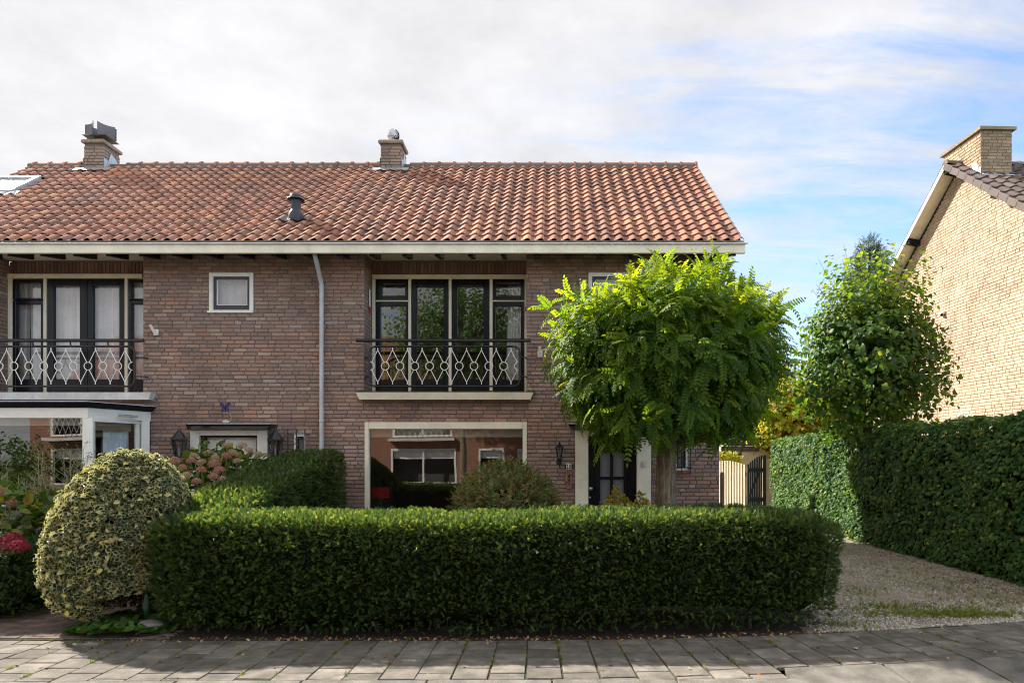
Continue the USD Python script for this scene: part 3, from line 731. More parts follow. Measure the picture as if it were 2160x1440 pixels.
vent = G().lathe([(.125, bz - .06), (.125, bz + .02), (.118, bz + .10), (.085, bz + .15), (.082, bz + .17), (.082, bz + .36)], (vx, vy, 0), 20)
vp = put(ROOF_N, 'roof_vent', vent, 'plastic_black', 50)
put(ROOF_N, 'vent_cap', G().lathe([(.14, bz + .335), (.13, bz + .35), (.10, bz + .365), (.095, bz + .40), (.07, bz + .425), (.001, bz + .43)], (vx, vy, 0), 20), 'plastic_black', 50)
ap = G(); v = []
for k in range(17):
    xx = vx - .27 + .52 * k / 16
    hgt = np.interp(((xx - XV) / TW) % 1.0, PU[:-1], PH[:-1])
    v += [on_roof(xx, vy + .06, .035 + hgt * .4), on_roof(xx, vy - .12, hgt + .045)]
ap.add(v, [(2 * i, 2 * i + 1, 2 * i + 3, 2 * i + 2) for i in range(16)])
put(ROOF_N, 'vent_skirt', ap, 'plastic_black', True)

# ------------------------------------------------------------------ windows, doors, balconies
def pane(parent, x0, x1, z0, z1, y, mat='glass', name='pane'):
    return put(parent, name, G().add([(x0, y, z0), (x1, y, z0), (x1, y, z1), (x0, y, z1)], [(0, 1, 2, 3)]), mat)
def room(host, x0, x1, y0, y1, z0, z1, mat='interior'):
    gg = G()
    q = [(x0, y0, z0), (x1, y0, z0), (x1, y1, z0), (x0, y1, z0), (x0, y0, z1), (x1, y0, z1), (x1, y1, z1), (x0, y1, z1)]
    gg.add(q, [(0, 1, 2, 3), (7, 6, 5, 4), (3, 2, 6, 7), (0, 3, 7, 4), (1, 5, 6, 2)])
    return put(host, 'room', gg, mat)
def drape(x0, x1, z0, z1, y, waves=9, amp=.03, skew=0.0, n=90, seed=0):
    r = random.Random(seed); ph = [r.uniform(0, 6) for _ in range(4)]
    xs_ = np.linspace(0, 1, n); v = []
    for zz, w in ((z0, 1.0), ((z0 + z1) / 2, .9), (z1, .7)):
        for t in xs_:
            yy = y + amp * w * (math.sin(t * waves * 6.28 + ph[0]) + .5 * math.sin(t * waves * 2.3 * 6.28 + ph[1]))
            v.append((x0 + (x1 - x0) * t + skew * (z1 - zz) * (t - .5), yy, zz))
    return G().add(v, [(j * n + i, j * n + i + 1, (j + 1) * n + i + 1, (j + 1) * n + i) for j in range(2) for i in range(n - 1)])

# --- main picture window
x0, x1, z0, z1 = fx(769), fx(1111.5), .55, fz(889.5)
win = put(HOUSE, 'picture_window', G().ring(x0, x1, z0, z1, fx(778) - x0, x1 - fx(1102.5), .08, z1 - fz(904.5), YF - .012, YF + .10, .006), 'cream', label='wide cream framed ground floor window')
pane(win, fx(777), fx(1103), z0 + .07, fz(904), YF + .06)
room(HOUSE, XP + .15, -.25, YF + .285, 15.5, .15, 2.62)
bl = put(HOUSE, 'roller_blind', G().box(x0 + .03, x1 - .03, YF + .16, YF + .175, fz(921.5, 11.17), 2.45), 'blind')
# --- balcony window of number 18
def balcony_front(host, X, door_lines, uppers, panes, zb=2.86):
    y0, y1 = YR - .03, YR + .08
    zt = fz(580, YR)
    w = G()
    x0, x1 = X[0], X[-1]
    w.bevel_box(x0, x1, y0 - .012, y1, zt - .075, zt, .004)                        # head
    for a, b in door_lines: w.bevel_box(a, b, y0, y1, zb, zt - .0755, .004)
    return w, zt
Y_ = YR
b = lambda p: fx(p, Y_)
xs4 = [(b(786), b(792.5)), (b(862), b(868)), (b(947), b(953)), (b(1033), b(1039.5)), (b(1106.5), b(1112.5))]
fr = G(); zt, zb = fz(580, Y_), 2.84
fr.bevel_box(b(786), b(1112.5), Y_ - .045, Y_ + .06, fz(589.5, Y_), zt, .004)
for a, c in xs4: fr.bevel_box(a, c, Y_ - .04, Y_ + .06, zb, fz(589.7, Y_), .004)
for a, c in ((b(792.7), b(861.8)), (b(1039.7), b(1106.3))): fr.bevel_box(a, c, Y_ - .038, Y_ + .06, fz(637, Y_), fz(634, Y_), .003)
bw = put(HOUSE, 'balcony_window', fr, 'cream', label='cream framed french doors and side lights behind the balcony rail')
def sash(parent, X0, X1, py0, py1, gx0, gx1, gy0, gy1, Y, mat='black', glass='glass', thick=.05, zb_=None):
    """a dark sash between pixels X0..X1, py0 (top)..py1 (bottom), its pane between gx, gy"""
    x0, x1, zt_, zb2 = fx(X0, Y), fx(X1, Y), fz(py0, Y), (fz(py1, Y) if zb_ is None else zb_)
    s = G().ring(x0, x1, zb2, zt_, fx(gx0, Y) - x0, x1 - fx(gx1, Y), fz(gy1, Y) - zb2, zt_ - fz(gy0, Y), Y - .025, Y + thick, .006)
    sp = put(parent, 'sash', s, mat)
    put(parent, 'pane', G().add([(fx(gx0 - .5, Y), Y + .015, fz(gy1 + .5, Y)), (fx(gx1 + .5, Y), Y + .015, fz(gy1 + .5, Y)), (fx(gx1 + .5, Y), Y + .015, fz(gy0 - .5, Y)), (fx(gx0 - .5, Y), Y + .015, fz(gy0 - .5, Y))], [(0, 1, 2, 3)]), glass)
sash(bw, 793, 861.5, 590, 634, 806, 855, 598, 624, Y_)
sash(bw, 793, 861.5, 637, 824, 803, 856, 646, 801, Y_)
sash(bw, 868.5, 946.5, 590, 824, 880, 936, 603, 800, Y_)
sash(bw, 953.5, 1032.5, 590, 824, 965, 1020, 603, 800, Y_)
sash(bw, 1040, 1106, 590, 634, 1047, 1098, 597, 624, Y_)
sash(bw, 1040, 1106, 637, 824, 1045, 1099, 646, 801, Y_)
room(HOUSE, XP + .15, -.25, YR + .2, 15.5, 2.85, 5.08)
# --- small upper windows (mirror pair)
def small_window(host, X0, X1, seed):
    dx = (X1 - X0) / 93.5
    x0, x1, z0, z1 = fx(X0), fx(X1), fz(660), fz(575)
    fr_ = G().ring(x0, x1, z0, z1, .062, .062, .05, .062, YF - .012, YF + .10, .005)
    fr_.bevel_box(x0 - .02, x1, YF - .035, YF - .013, z0 - .002, z0 + .035, .004)
    w_ = put(host, 'small_window', fr_, 'white')
    s_ = G().ring(x0 + .064, x1 - .064, z0 + .052, z1 - .064, .045, .045, .075, .045, YF + .02, YF + .08, .005)
    put(w_, 'sash', s_, 'grey_sash')
    put(w_, 'bead', G().ring(x0 + .11, x1 - .11, z0 + .128, z1 - .11, .012, .012, .012, .012, YF + .024, YF + .07, .003), 'white')
    pane(w_, x0 + .12, x1 - .12, z0 + .138, z1 - .12, YF + .05)
    cu = put(host, 'net_curtain', drape(x0 - .05, x1 + .05, z0, z1, YF + .20, 4, .015, .0, seed=seed), 'curtain')
small_window(NEIGH, 441, 534.5, 1)
small_window(HOUSE, 1241, 1331, 2)
room(HOUSE, fx(1150), XE - .3, YF + .282, 13.5, 3.2, 5.05)
room(NEIGH, fx(330), fx(640), YF + .282, 13.5, 3.2, 5.05)
# --- neighbour's balcony front
fr = G()
fr.bevel_box(b(16), b(303), Y_ - .05, Y_ + .06, fz(588, Y_), fz(579, Y_), .004)
for a, c in ((20, 28.5), (94.5, 101), (265.5, 272)): fr.bevel_box(b(a), b(c), Y_ - .04, Y_ + .06, zb, fz(588.3, Y_), .004)
nb = put(NEIGH, 'balcony_window', fr, 'cream', label='cream framed french doors with white curtains')
sash(nb, 29, 94, 590, 633, 36, 88, 597, 629, Y_)
sash(nb, 29, 94, 634, 826, 35, 88, 642, 800, Y_)
sash(nb, 101.5, 182, 589, 826, 114, 170, 603, 800, Y_)
sash(nb, 186, 265, 589, 826, 197, 253, 603, 800, Y_)
put(nb, 'meeting_stile', G().bevel_box(b(182.2), b(185.8), Y_ - .035, Y_ + .04, zb, fz(589, Y_), .004), 'black')
sash(nb, 272.5, 305, 590, 633, 280, 304, 597, 630, Y_)
sash(nb, 272.5, 305, 634, 826, 280, 304, 642, 800, Y_)
room(NEIGH, XL + .3, fx(310), YR + .2, 15.5, 2.85, 5.08)
for k, (a, c, wv) in enumerate(((20, 62, 4), (66, 96, 3), (104, 262, 9), (272, 330, 4))):
    cu = put('/World', 'net_curtain', drape(fx(a, 11.66), fx(c, 11.66), 2.87, 4.95, 11.66, wv, .028, -.03 if k < 2 else .0, seed=k + 4), 'curtain', True)
    said(stage.GetPrimAtPath(cu), ['white curtain at the far left of the upper left french doors', 'narrow white curtain next to the far left curtain upstairs', 'wide white pleated curtain behind the upper left french doors', 'white curtain behind the right side light of the left balcony'][k], 'curtain')
cu = put('/World', 'net_curtain', drape(fx(1072, 11.8), fx(1104, 11.8), 2.87, 4.75, 11.8, 5, .02, .05, seed=9), 'curtain', True)
said(stage.GetPrimAtPath(cu), 'white curtain at the right of the middle balcony window of number 18', 'curtain')
cu = put('/World', 'olive_curtain', drape(fx(795, 11.8), fx(812, 11.8), 2.87, 4.95, 11.8, 3, .02, .0, seed=10), 'olive_curtain', True)
said(stage.GetPrimAtPath(cu), 'narrow yellow green curtain at the left of the middle balcony window', 'curtain')

# --- balcony sills and rails
def balcony_sill(host, X0, X1, mat, moss):
    yf = 10.84
    xa, xb = fx(X0, yf), fx(X1, yf)
    zt_, zb_ = fz(827, yf), fz(842, yf)
    a = [(xa, yf, zt_), (xb, yf, zt_), (xb, YF + .3, zt_), (xa, YF + .3, zt_)]
    c = [(xa + .05, yf + .03, zb_), (xb - .05, yf + .03, zb_), (xb - .05, YF + .3, zb_), (xa + .05, YF + .3, zb_)]
    p = put(host, 'balcony_sill', G().loft(c, a), mat)
    put(host, 'balcony_floor', G().box(xa + .02, xb - .02, YF + .31, YR + .1, zb_, zt_ - .004), 'grey_plinth')
    if moss:
        gg = G(); n_ = 60; v = []
        for i in range(n_):
            x = xa - .02 + (xb - xa + .04) * i / (n_ - 1)
            h = .012 + .022 * meshkit.fbm(np.array([x * 9, 0, 3.]), 3)
            v += [(x, yf + .004, zt_ + .003), (x, yf + .012, zt_ + h), (x, yf + .11, zt_ + h * 1.2), (x, YF - .003, zt_ + h + .008)]
        gg.add(v, [(4 * i + j, 4 * (i + 1) + j, 4 * (i + 1) + j + 1, 4 * i + j + 1) for i in range(n_ - 1) for j in range(3)])
        put(host, 'sill_moss', gg, 'moss', True)
balcony_sill(HOUSE, 750, 1125, 'cream', True)
balcony_sill(NEIGH, -60, 318, 'weathered_white', False)
def railing(host, y, xc0, pitch, nd, hand0, hand1, frame0, frame1, zmid, dz, zh, zt_, zb_, walls):
    """hand rail, rounded frame, zigzag diamonds with rings"""
    r_ = put(host, 'balcony_rail', G().tube([(hand0, y, zh), (hand1, y, zh)], .028, 10), 'black_iron', 40, label='black balcony rail with white diamonds and rings')
    c = .10; pts = []
    for (cx_, cz_, a0) in ((frame1 - c, zt_ - c, 0), (frame0 + c, zt_ - c, 90), (frame0 + c, zb_ + c, 180), (frame1 - c, zb_ + c, 270)):
        for k in range(7):
            a = math.radians(a0 + 15 * k); pts.append((cx_ + c * math.cos(a), y, cz_ + c * math.sin(a)))
    put(r_, 'rail_frame', G().tube(pts, .0155, 8, closed=True), 'black_iron', True)
    s_ = G()
    for k in range(4):
        x = frame0 + (frame1 - frame0) * (k + .32) / 4.05
        s_.tube([(x, y, zh), (x + .012, y + .01, zt_)], .011, 6)
    for xw, xf in walls:
        for zz in (zt_ - .17, zb_ + .16): s_.tube([(xf, y, zz), (xw, y + .05, zz), (xw, YF + .12, zz)], .011, 6)
    put(r_, 'rail_bracket', s_, 'black_iron')
    R = .062
    for k in range(nd):
        x = xc0 + pitch * k
        d = G()
        h = pitch / 2
        for sz in (1, -1):
            tip = zmid + sz * dz
            sl_ = math.atan2(dz - R, h)
            for sx in (-1, 1):
                xx = x + sx * h
                d.tube([(x + sx * .006, y - .004, tip - sz * .012), (xx - sx * .018, y - .004, zmid + sz * R * .93)], .0065, 6)
            d.tube([(x, y - .004, tip - sz * .02), (x, y - .004, tip + sz * .035)], .008, 6)
            put(r_, 'diamond_half', d, 'white'); d = G()
    for k in range(-1, nd):
        x = xc0 + pitch * (k + .5)
        a = np.linspace(0, 2 * np.pi, 25)[:-1]
        if k == -1: a = np.linspace(-np.pi / 2, np.pi / 2, 13)
        if k == nd - 1: a = np.linspace(np.pi / 2, 3 * np.pi / 2, 13)
        put(r_, 'ring', G().tube([(x + R * math.cos(t), y - .004, zmid + R * math.sin(t)) for t in a], .0075, 6, closed=(0 <= k < nd - 1)), 'white', True)
    return r_
yr = 10.86; q = lambda p: fx(p, yr); w = lambda p: fz(p, yr)
RAILS = dict(zmid=w(772), dz=w(738) - w(772), zh=w(718), zt_=w(730.5), zb_=w(814.5))
railing(HOUSE, yr, q(797), .2355, 10, q(751.5), q(1119), q(779.5), q(1096.5), walls=((q(768) , q(779.5)), (q(1110), q(1096.5))), **RAILS)
railing(NEIGH, yr, q(14.3) - .2355 * 1, .2355, 10, q(-60), q(303), q(-36), q(284), walls=((q(301), q(284)),), **RAILS)

# --- canted bay of the neighbour
yb = 10.07
bay = [(XL, YF + .1), (XL, yb), (fx(185, yb), yb), (fx(318), YF), (fx(318), YF + .1)]
def inset(poly, d):
    p = Polygon(poly).buffer(d, join_style=2); p = p.intersection(sbox(XL, yb - 1, 5, YF + .004)) if d > 0 else p
    return p
BAY = put(NEIGH, 'bay_window', G().prism(inset(bay, 0).intersection(sbox(XL, 0, 5, YF + .006)), fz(881, yb), fz(859.5, yb)), 'white', label='canted white bay window under a black roof edge')
rp0, rp1 = inset(bay, .03), inset(bay, .11)
def loop(poly, z): return [(x, y, z) for x, y in list(poly.exterior.coords)[:-1]]
za, zbk = fz(859.5, yb) + .002, fz(848, yb)
def roof_loop(d, z):
    a = math.atan2(YF - yb, fx(318) - fx(185, yb))
    nx_, ny_ = math.sin(a), -math.cos(a)
    # offset the front and the canted side by d
    p1 = np.array([fx(185, yb), yb]); tdir = np.array([math.cos(a), math.sin(a)])
    o = p1 + np.array([nx_, ny_]) * d
    t1 = (yb - d - o[1]) / tdir[1]; A = o + tdir * t1
    t2 = (YF - .003 - o[1]) / tdir[1]; B = o + tdir * t2
    return [(XL, YF - .003, z), (XL, yb - d, z), (A[0], A[1], z), (B[0], B[1], z)]
put(BAY, 'roof_edge', G().loft(roof_loop(.02, za), roof_loop(.10, zbk)), 'black')
put(BAY, 'roof_sheet', G().loft(roof_loop(.09, zbk + .001), roof_loop(.085, zbk + .012)), 'lead')
def post(cx_, cy_, w_, d_, z0_, z1_, ang): 
    bx = trimesh.creation.box((w_, d_, z1_ - z0_)); bx.apply_transform(trimesh.transformations.rotation_matrix(ang, [0, 0, 1])); bx.apply_translation((cx_, cy_, (z0_ + z1_) / 2)); return bx
zbay = fz(881, yb)
for pm in (post(fx(183, yb) - .005, yb + .055, .135, .10, .4, zbay - .001, .25), post(fx(310) - .01, YF - .055, .12, .10, .4, zbay - .001, .9)):
    put(BAY, 'post', G().mesh(pm), 'white')
put(BAY, 'sill_wall', G().prism(inset(bay, -.02).intersection(sbox(XL, 0, 5, YF + .004)), -.05, .5), 'far_brick')
put(BAY, 'pane', G().add([(XL, yb + .05, .5), (fx(173, yb), yb + .05, .5), (fx(173, yb), yb + .05, zbay), (XL, yb + .05, zbay)], [(0, 1, 2, 3)]), 'glass')
pA, pB = np.array([fx(192, yb), yb + .09]), np.array([fx(303), YF - .09])
put(BAY, 'side_pane', G().add([(*pA, .5), (*pB, .5), (*pB, zbay), (*pA, zbay)], [(0, 1, 2, 3)]), 'glass')
dd = (pB - pA) / np.linalg.norm(pB - pA); nn = np.array([dd[1], -dd[0]])
def along(t, off): p = pA + dd * t + nn * off; return p
Ls = np.linalg.norm(pB - pA)
trim = G()
for (t0, t1, za_, zb_) in ((0.0, Ls, zbay - .05, zbay - .001), (Ls - .09, Ls - .04, .5, zbay - .051)):
    p0, p1, p2, p3 = along(t0, .03), along(t1, .03), along(t1, -.02), along(t0, -.02)
    trim.loft([(*p0, za_), (*p1, za_), (*p2, za_), (*p3, za_)], [(*p0, zb_), (*p1, zb_), (*p2, zb_), (*p3, zb_)])
put(BAY, 'side_trim', trim, 'white')
gr = G()
for k in range(3):
    t0 = Ls * .38 + k * .115
    for zz in (fz(874.5, 10.5), fz(877.5, 10.5)):
        p0, p1 = along(t0, .065 + .062), along(t0 + .10, .065 + .062); p2, p3 = along(t0 + .10, .10), along(t0, .10)
        gr.loft([(*p0, zz - .006), (*p1, zz - .006), (*p2, zz - .006), (*p3, zz - .006)], [(*p0, zz + .004), (*p1, zz + .004), (*p2, zz + .004), (*p3, zz + .004)])
put(BAY, 'vent_grille', gr, 'grey_plinth')
p0, p1 = along(.04, -.10), along(Ls - .08, -.10)
put(BAY, 'tan_blind', G().add([(*p0, zbay - .17), (*p1, zbay - .17), (*p1, zbay), (*p0, zbay)], [(0, 1, 2, 3)]), 'tan_blind')
put(BAY, 'pelmet', G().box(XL, fx(172, yb + .12), yb + .12, yb + .13, fz(897.5, yb + .12), zbay + .02), 'blind')
pc0, pc1 = along(Ls * .40, -.22), along(Ls * .98, -.22)
v = []; n_ = 50
for zz in (.6, zbay - .1):
    for i in range(n_):
        t = i / (n_ - 1); p = pc0 + (pc1 - pc0) * t + nn * .03 * math.sin(t * 7 * 6.28)
        v.append((*p, zz))
cu = put('/World', 'net_curtain', G().add(v, [(i, i + 1, n_ + i + 1, n_ + i) for i in range(n_ - 1)]), 'curtain', True)
said(stage.GetPrimAtPath(cu), 'white curtain in the slanted side of the bay window', 'curtain')
put(BAY, 'ceiling', G().prism(inset(bay, -.03).intersection(sbox(XL, 0, 5, YF)), zbay - .0, zbay + .004), 'interior')
room(NEIGH, XL + .1, fx(312), YF + .285, 15.5, .15, 2.62, 'dark_interior')

# --- doors
def canopy(host, X0, X1, py0, py1):
    yf_ = 10.72
    xa, xb = fx(X0, yf_), fx(X1, yf_); xc, xd = fx(X0 + 11), fx(X1 - 7)
    zt_, zb_ = fz(py0, yf_), fz(py1)
    a = [(xa, yf_, zt_), (xb, yf_, zt_), (xb, YF - .006, zt_), (xa, YF - .006, zt_)]
    m1 = [(xa + .01, yf_ + .01, zt_ - .035), (xb - .01, yf_ + .01, zt_ - .035), (xb - .01, YF - .006, zt_ - .035), (xa + .01, YF - .006, zt_ - .035)]
    c = [(xc, YF - .09, zb_), (xd, YF - .09, zb_), (xd, YF - .006, zb_), (xc, YF - .006, zb_)]
    p = put(host, 'door_canopy', G().loft(m1, a).loft(c, m1), 'black')
    put(host, 'canopy_lead', G().box(xa + .02, xb - .01, yf_ + .02, YF - .004, zt_ + .001, zt_ + .012), 'lead')
canopy(NEIGH, 391, 571, 894, 906.5)
canopy(HOUSE, 1200, 1386, 894, 906.5)
# neighbour's white door
x0, x1 = fx(402), fx(565)
dn = put(NEIGH, 'front_door', G().ring(x0, x1, 0, fz(906.5), fx(421) - x0, x1 - fx(543), 0, fz(906.5) - fz(918), YF - .02, YF + .12, .006), 'white', label='white front door in a broad white frame')
put(dn, 'reveal', G().ring(fx(421) + .001, fx(543) - .001, .05, fz(918) - .001, .06, .03, 0, .03, YF + .03, YF + .19, .004), 'black')
lf = G().box(fx(429), fx(540), YF + .13, YF + .17, .05, fz(920))
lf.bevel_box(fx(436), fx(533), YF + .118, YF + .1295, fz(1000), fz(945), .004)
put(dn, 'leaf', lf, 'white')
# number 18's black door
x0, x1 = fx(1213), fx(1373)
dh = put(HOUSE, 'front_door', G().ring(x0, x1, 0, fz(906.5), fx(1241) - x0, x1 - fx(1343), 0, fz(906.5) - fz(919), YF - .02, YF + .12, .006), 'cream', label='black front door with four panes in a broad cream frame')
xl, xr, xg = fx(1241.3), fx(1342.7), fx(1327)
lf = G().ring(xl, xg, .08, fz(919.3), fx(1266) - xl, xg - fx(1317), .35, fz(919.3) - fz(953), YF + .05, YF + .10, .004)
lf.bevel_box(fx(1288.5), fx(1293.5), YF + .045, YF + .10, .43, fz(953) - .001, .004)
for py in (1005.5, 1063): lf.bevel_box(fx(1266) + .002, fx(1317) - .002, YF + .047, YF + .10, fz(py + 5), fz(py), .003)
put(dh, 'leaf', lf, 'black')
put(dh, 'moulding', G().ring(fx(1254), fx(1326.5), .3, fz(942), .025, .02, .03, .03, YF + .030, YF + .0495, .008), 'black')
put(dh, 'side_panel', G().box(xg + .002, xr, YF + .06, YF + .12, .0, fz(919.3)), 'black')
for (a, c) in ((1266.5, 1288), (1294, 1316.5)):
    for (t, bt) in ((953.5, 1005), (1011, 1062.5), (1068.5, 1115)):
        pane(dh, fx(a), fx(c), fz(bt), fz(t), YF + .085, 'frosted')
        put(dh, 'glazing_bead', G().ring(fx(a) + .001, fx(c) - .001, fz(bt) + .001, fz(t) - .001, .007, .007, .007, .007, YF + .068, YF + .084, .002), 'grey_plinth')
kn = trimesh.creation.icosphere(2, .032); kn.apply_translation((fx(1246.5), YF + .0, fz(1030)))
put(dh, 'knob', G().mesh(kn).tube([(fx(1246.5), YF + .0, fz(1030)), (fx(1246.5), YF + .05, fz(1030))], .014, 10), 'steel', True)
lk = trimesh.creation.icosphere(2, .02); lk.apply_scale((1, .5, 1)); lk.apply_translation((fx(1244.5), YF + .045, fz(1049)))
put(dh, 'lock', G().mesh(lk), 'steel', True)
put(HOUSE, 'doorbell', G().bevel_box(fx(1354), fx(1360), YF - .045, YF - .021, fz(986), fz(972), .006), 'zinc')
put(HOUSE, 'door_step', G().bevel_box(x0 - .05, x1 + .05, YF - .35, YF + .02, -.05, .06, .01), 'concrete')
# letter slot in the wall
lx0, lx1, lz0, lz1 = fx(1193.5), fx(1207), fz(1031), fz(993)
sl = put(HOUSE, 'letter_slot', G().ring(lx0, lx1, lz0, lz1, .034, .034, .08, .05, YF - .014, YF + .02, .004), 'mauve', label='mauve framed upright letter slot in the wall')
put(sl, 'slot', G().box(lx0 + .034, lx1 - .034, YF + .0, YF + .02, lz0 + .08, lz1 - .05), 'black')
put(sl, 'brass_flap', G().bevel_box(lx0 - .004, lx0 + .026, YF - .03, YF - .0145, lz0 + .12, lz1 - .06, .004), 'brass')

# --- little barred windows
def barred(host, X0, X1, py0, py1, G0, G1, gy0, gy1, sill, left):
    x0, x1, z0, z1 = fx(X0), fx(X1), fz(py1), fz(py0)
    w_ = put(host, 'narrow_window', G().ring(x0, x1, z0, z1, .045, .03, .04, .05, YF - .008, YF + .10, .004), 'white')
    put(w_, 'sash', G().ring(x0 + .046, x1 - .031, z0 + .042, z1 - .052, .02, .02, .02, .03, YF + .02, YF + .07, .003), 'black')
    pane(w_, x0 + .06, x1 - .045, z0 + .06, z1 - .08, YF + .045, 'frosted')
    gx0, gx1 = fx(G0, 10.93), fx(G1, 10.93)
    gt, gb = fz(gy0, 10.93), fz(gy1, 10.93)
    gg = G(); yy = 10.925
    for k in range(3):
        x = gx0 + (gx1 - gx0) * k / 2
        gg.tube([(x, yy, gb), (x, yy, gt)], .009, 6)
    for zz in (gt - .09, gb + .10): gg.tube([(gx0 - .015, yy + .012, zz), (gx1 + .04, yy + .012, zz), (gx1 + .04, YF + .01, zz)], .009, 6)
    for k in range(4):
        zc = gb + .2 + (gt - gb - .4) * k / 3
        for s_ in (-1, 1):
            xc = (gx0 + gx1) / 2 - .045 if s_ < 0 else (gx0 + gx1) / 2 + .045
            a = np.linspace(-2.2, 2.2, 14)
            gg.tube([(xc - s_ * .045 * math.cos(t) * .9, yy, zc + .05 * math.sin(t)) for t in a], .006, 5)
    put(w_, 'grille', gg, 'black_iron')
    if sill: put(w_, 'sill', G().bevel_box(x0 - .03, x1 + .03, YF - .04, YF + .02, z0 - .05, z0 - .003, .008), 'sill_tile')
barred(NEIGH, 620, 645, 914, 1020, 607.5, 643.5, 904, 1030, False, True)
barred(HOUSE, 1422, 1450, 918, 992, 1420, 1456, 905, 999, True, False)

# --- drain pipe
dp = [(fx(663, 10.55), 10.55, fz(530, 10.55)), (fx(665, 10.58), 10.58, fz(541, 10.58)), (fx(675.5, 10.9), 10.90, fz(588, 10.9)), (fx(678, 10.93), 10.93, fz(600, 10.93)), (fx(678, 10.93), 10.93, .1)]
pp = put(HOUSE, 'drainpipe', G().tube(dp, .036, 12), 'pipe_grey', 40)
col_ = G()
for py in (606, 887): col_.lathe([(.036, -.02), (.042, -.018), (.042, .018), (.036, .02)], (fx(678, 10.93), 10.93, fz(py, 10.93)), 14)
put(pp, 'pipe_collar', col_, 'pipe_grey')
# flag holders
def flag_holder(px, py, label, tilt):
    t = thing('flag_holder', label, 'bracket', (fx(px), YF - .004, fz(py)))
    put(t, 'plate', G().bevel_box(-.04, .04, -.02, 0, -.05, .05, .008), 'white')
    put(t, 'socket', G().tube([(0, -.015, -.045), (tilt * .5, -.07, .03), (tilt, -.12, .10)], [.02, .022, .022], 10), 'white', 40)
flag_holder(330, 701, 'white flag pole bracket on the wall right of the left balcony', -.03)
flag_holder(1139, 747, 'white flag pole bracket on the wall right of the middle balcony', 0)

# thermometers in the balcony recess
for k, (x, y, zt_, lab) in enumerate(((fx(768) + .012, 11.28, fz(611, 11.28), 'white wall thermometer on the left brick side of the middle balcony'), (fx(1111) - .012, 11.2, fz(611, 11.2), 'thin thermometer seen edge on at the right side of the middle balcony'))):
    t = thing('thermometer', lab, 'thermometer', (x, y, zt_))
    s = 1 if k == 0 else -1
    put(t, 'scale', G().bevel_box(min(0, s * .012), max(0, s * .012), -.035, .035, -.28, 0, .003), 'white')
    mk = G()
    for i in range(9): mk.box(min(s * .0121, s * .014), max(s * .0121, s * .014), -.012, .012, -.25 + .028 * i, -.244 + .028 * i)
    put(t, 'marks', mk, 'black')
    put(t, 'bulb', G().bevel_box(min(0, s * .02), max(0, s * .02), -.03, .03, -.36, -.282, .01), 'red_fabric')

# ------------------------------------------------------------------ lanterns, plates, ornaments
def hexagon(r, z, n=6, ph=0): return [(r * math.cos(2 * math.pi * i / n + ph), r * math.sin(2 * math.pi * i / n + ph), z) for i in range(n)]
def big_lantern(px, label):
    t = thing('wall_lantern', label, 'lantern', (fx(px, 10.82), 10.82, fz(965, 10.82)), 'pair of lanterns flanking the white door')
    ph = math.pi / 6
    put(t, 'roof', G().loft(hexagon(.128, .295, 6, ph), hexagon(.012, .445, 6, ph)), 'black_iron')
    put(t, 'finial', G().tube([(.02 * math.cos(a), 0, .462 + .02 * math.sin(a)) for a in np.linspace(0, 6.28, 13)[:-1]], .005, 6, closed=True), 'black_iron')
    bars = G()
    lo, hi = hexagon(.062, .02, 6, ph), hexagon(.115, .285, 6, ph)
    for i in range(6): bars.tube([lo[i], hi[i]], .008, 6)
    bars.loft(hexagon(.12, .28, 6, ph), hexagon(.12, .295, 6, ph)).loft(hexagon(.066, .005, 6, ph), hexagon(.066, .025, 6, ph))
    put(t, 'frame', bars, 'black_iron')
    gl = G()
    for i in range(6): gl.add([lo[i], lo[(i + 1) % 6], hi[(i + 1) % 6], hi[i]], [(0, 1, 2, 3)])
    put(t, 'glass', gl, 'lantern_glass')
    put(t, 'bulb', G().tube([(0, 0, .03), (0, 0, .15)], .014, 8), 'white')
    put(t, 'bracket', G().tube([(0, 0, .01), (0, 0, -.05), (0, .06, -.10), (0, .175, -.09)], .012, 8).bevel_box(-.04, .04, .165, .178, -.16, -.02, .004), 'black_iron')
big_lantern(378, 'black six sided lantern on the wall left of the white door')
big_lantern(581, 'black six sided lantern on the wall right of the white door')
t = thing('coach_lantern', 'small black coach lantern above the number 18 plate', 'lantern', (fx(1180, 10.85), 10.85, fz(982, 10.85)))
put(t, 'roof', G().lathe([(.001, .40), (.006, .40), (.008, .372), (.024, .362), (.026, .35), (.012, .342), (.05, .318), (.075, .292), (.074, .286), (.001, .286)], (0, 0, 0), 16), 'black_iron', 40)
put(t, 'glass', G().lathe([(.034, .15), (.060, .285)], (0, 0, 0), 8), 'lantern_glass')
bars = G()
for i in range(8):
    a = i / 8 * 6.2832; bars.tube([(.035 * math.cos(a), .035 * math.sin(a), .15), (.061 * math.cos(a), .061 * math.sin(a), .286)], .0045, 5)
put(t, 'frame', bars, 'black_iron')
put(t, 'body', G().lathe([(.001, -.03), (.006, -.02), (.007, .03), (.012, .045), (.009, .055), (.03, .075), (.046, .10), (.048, .12), (.036, .15), (.001, .151)], (0, 0, 0), 16), 'black_iron', 40)
put(t, 'bulb', G().tube([(0, 0, .155), (0, 0, .24)], .014, 8), 'white')
put(t, 'arm', G().tube([(0, .01, .08), (0, .09, .10), (0, .145, .09)], .012, 8).bevel_box(-.035, .035, .137, .149, .02, .16, .004), 'black_iron')

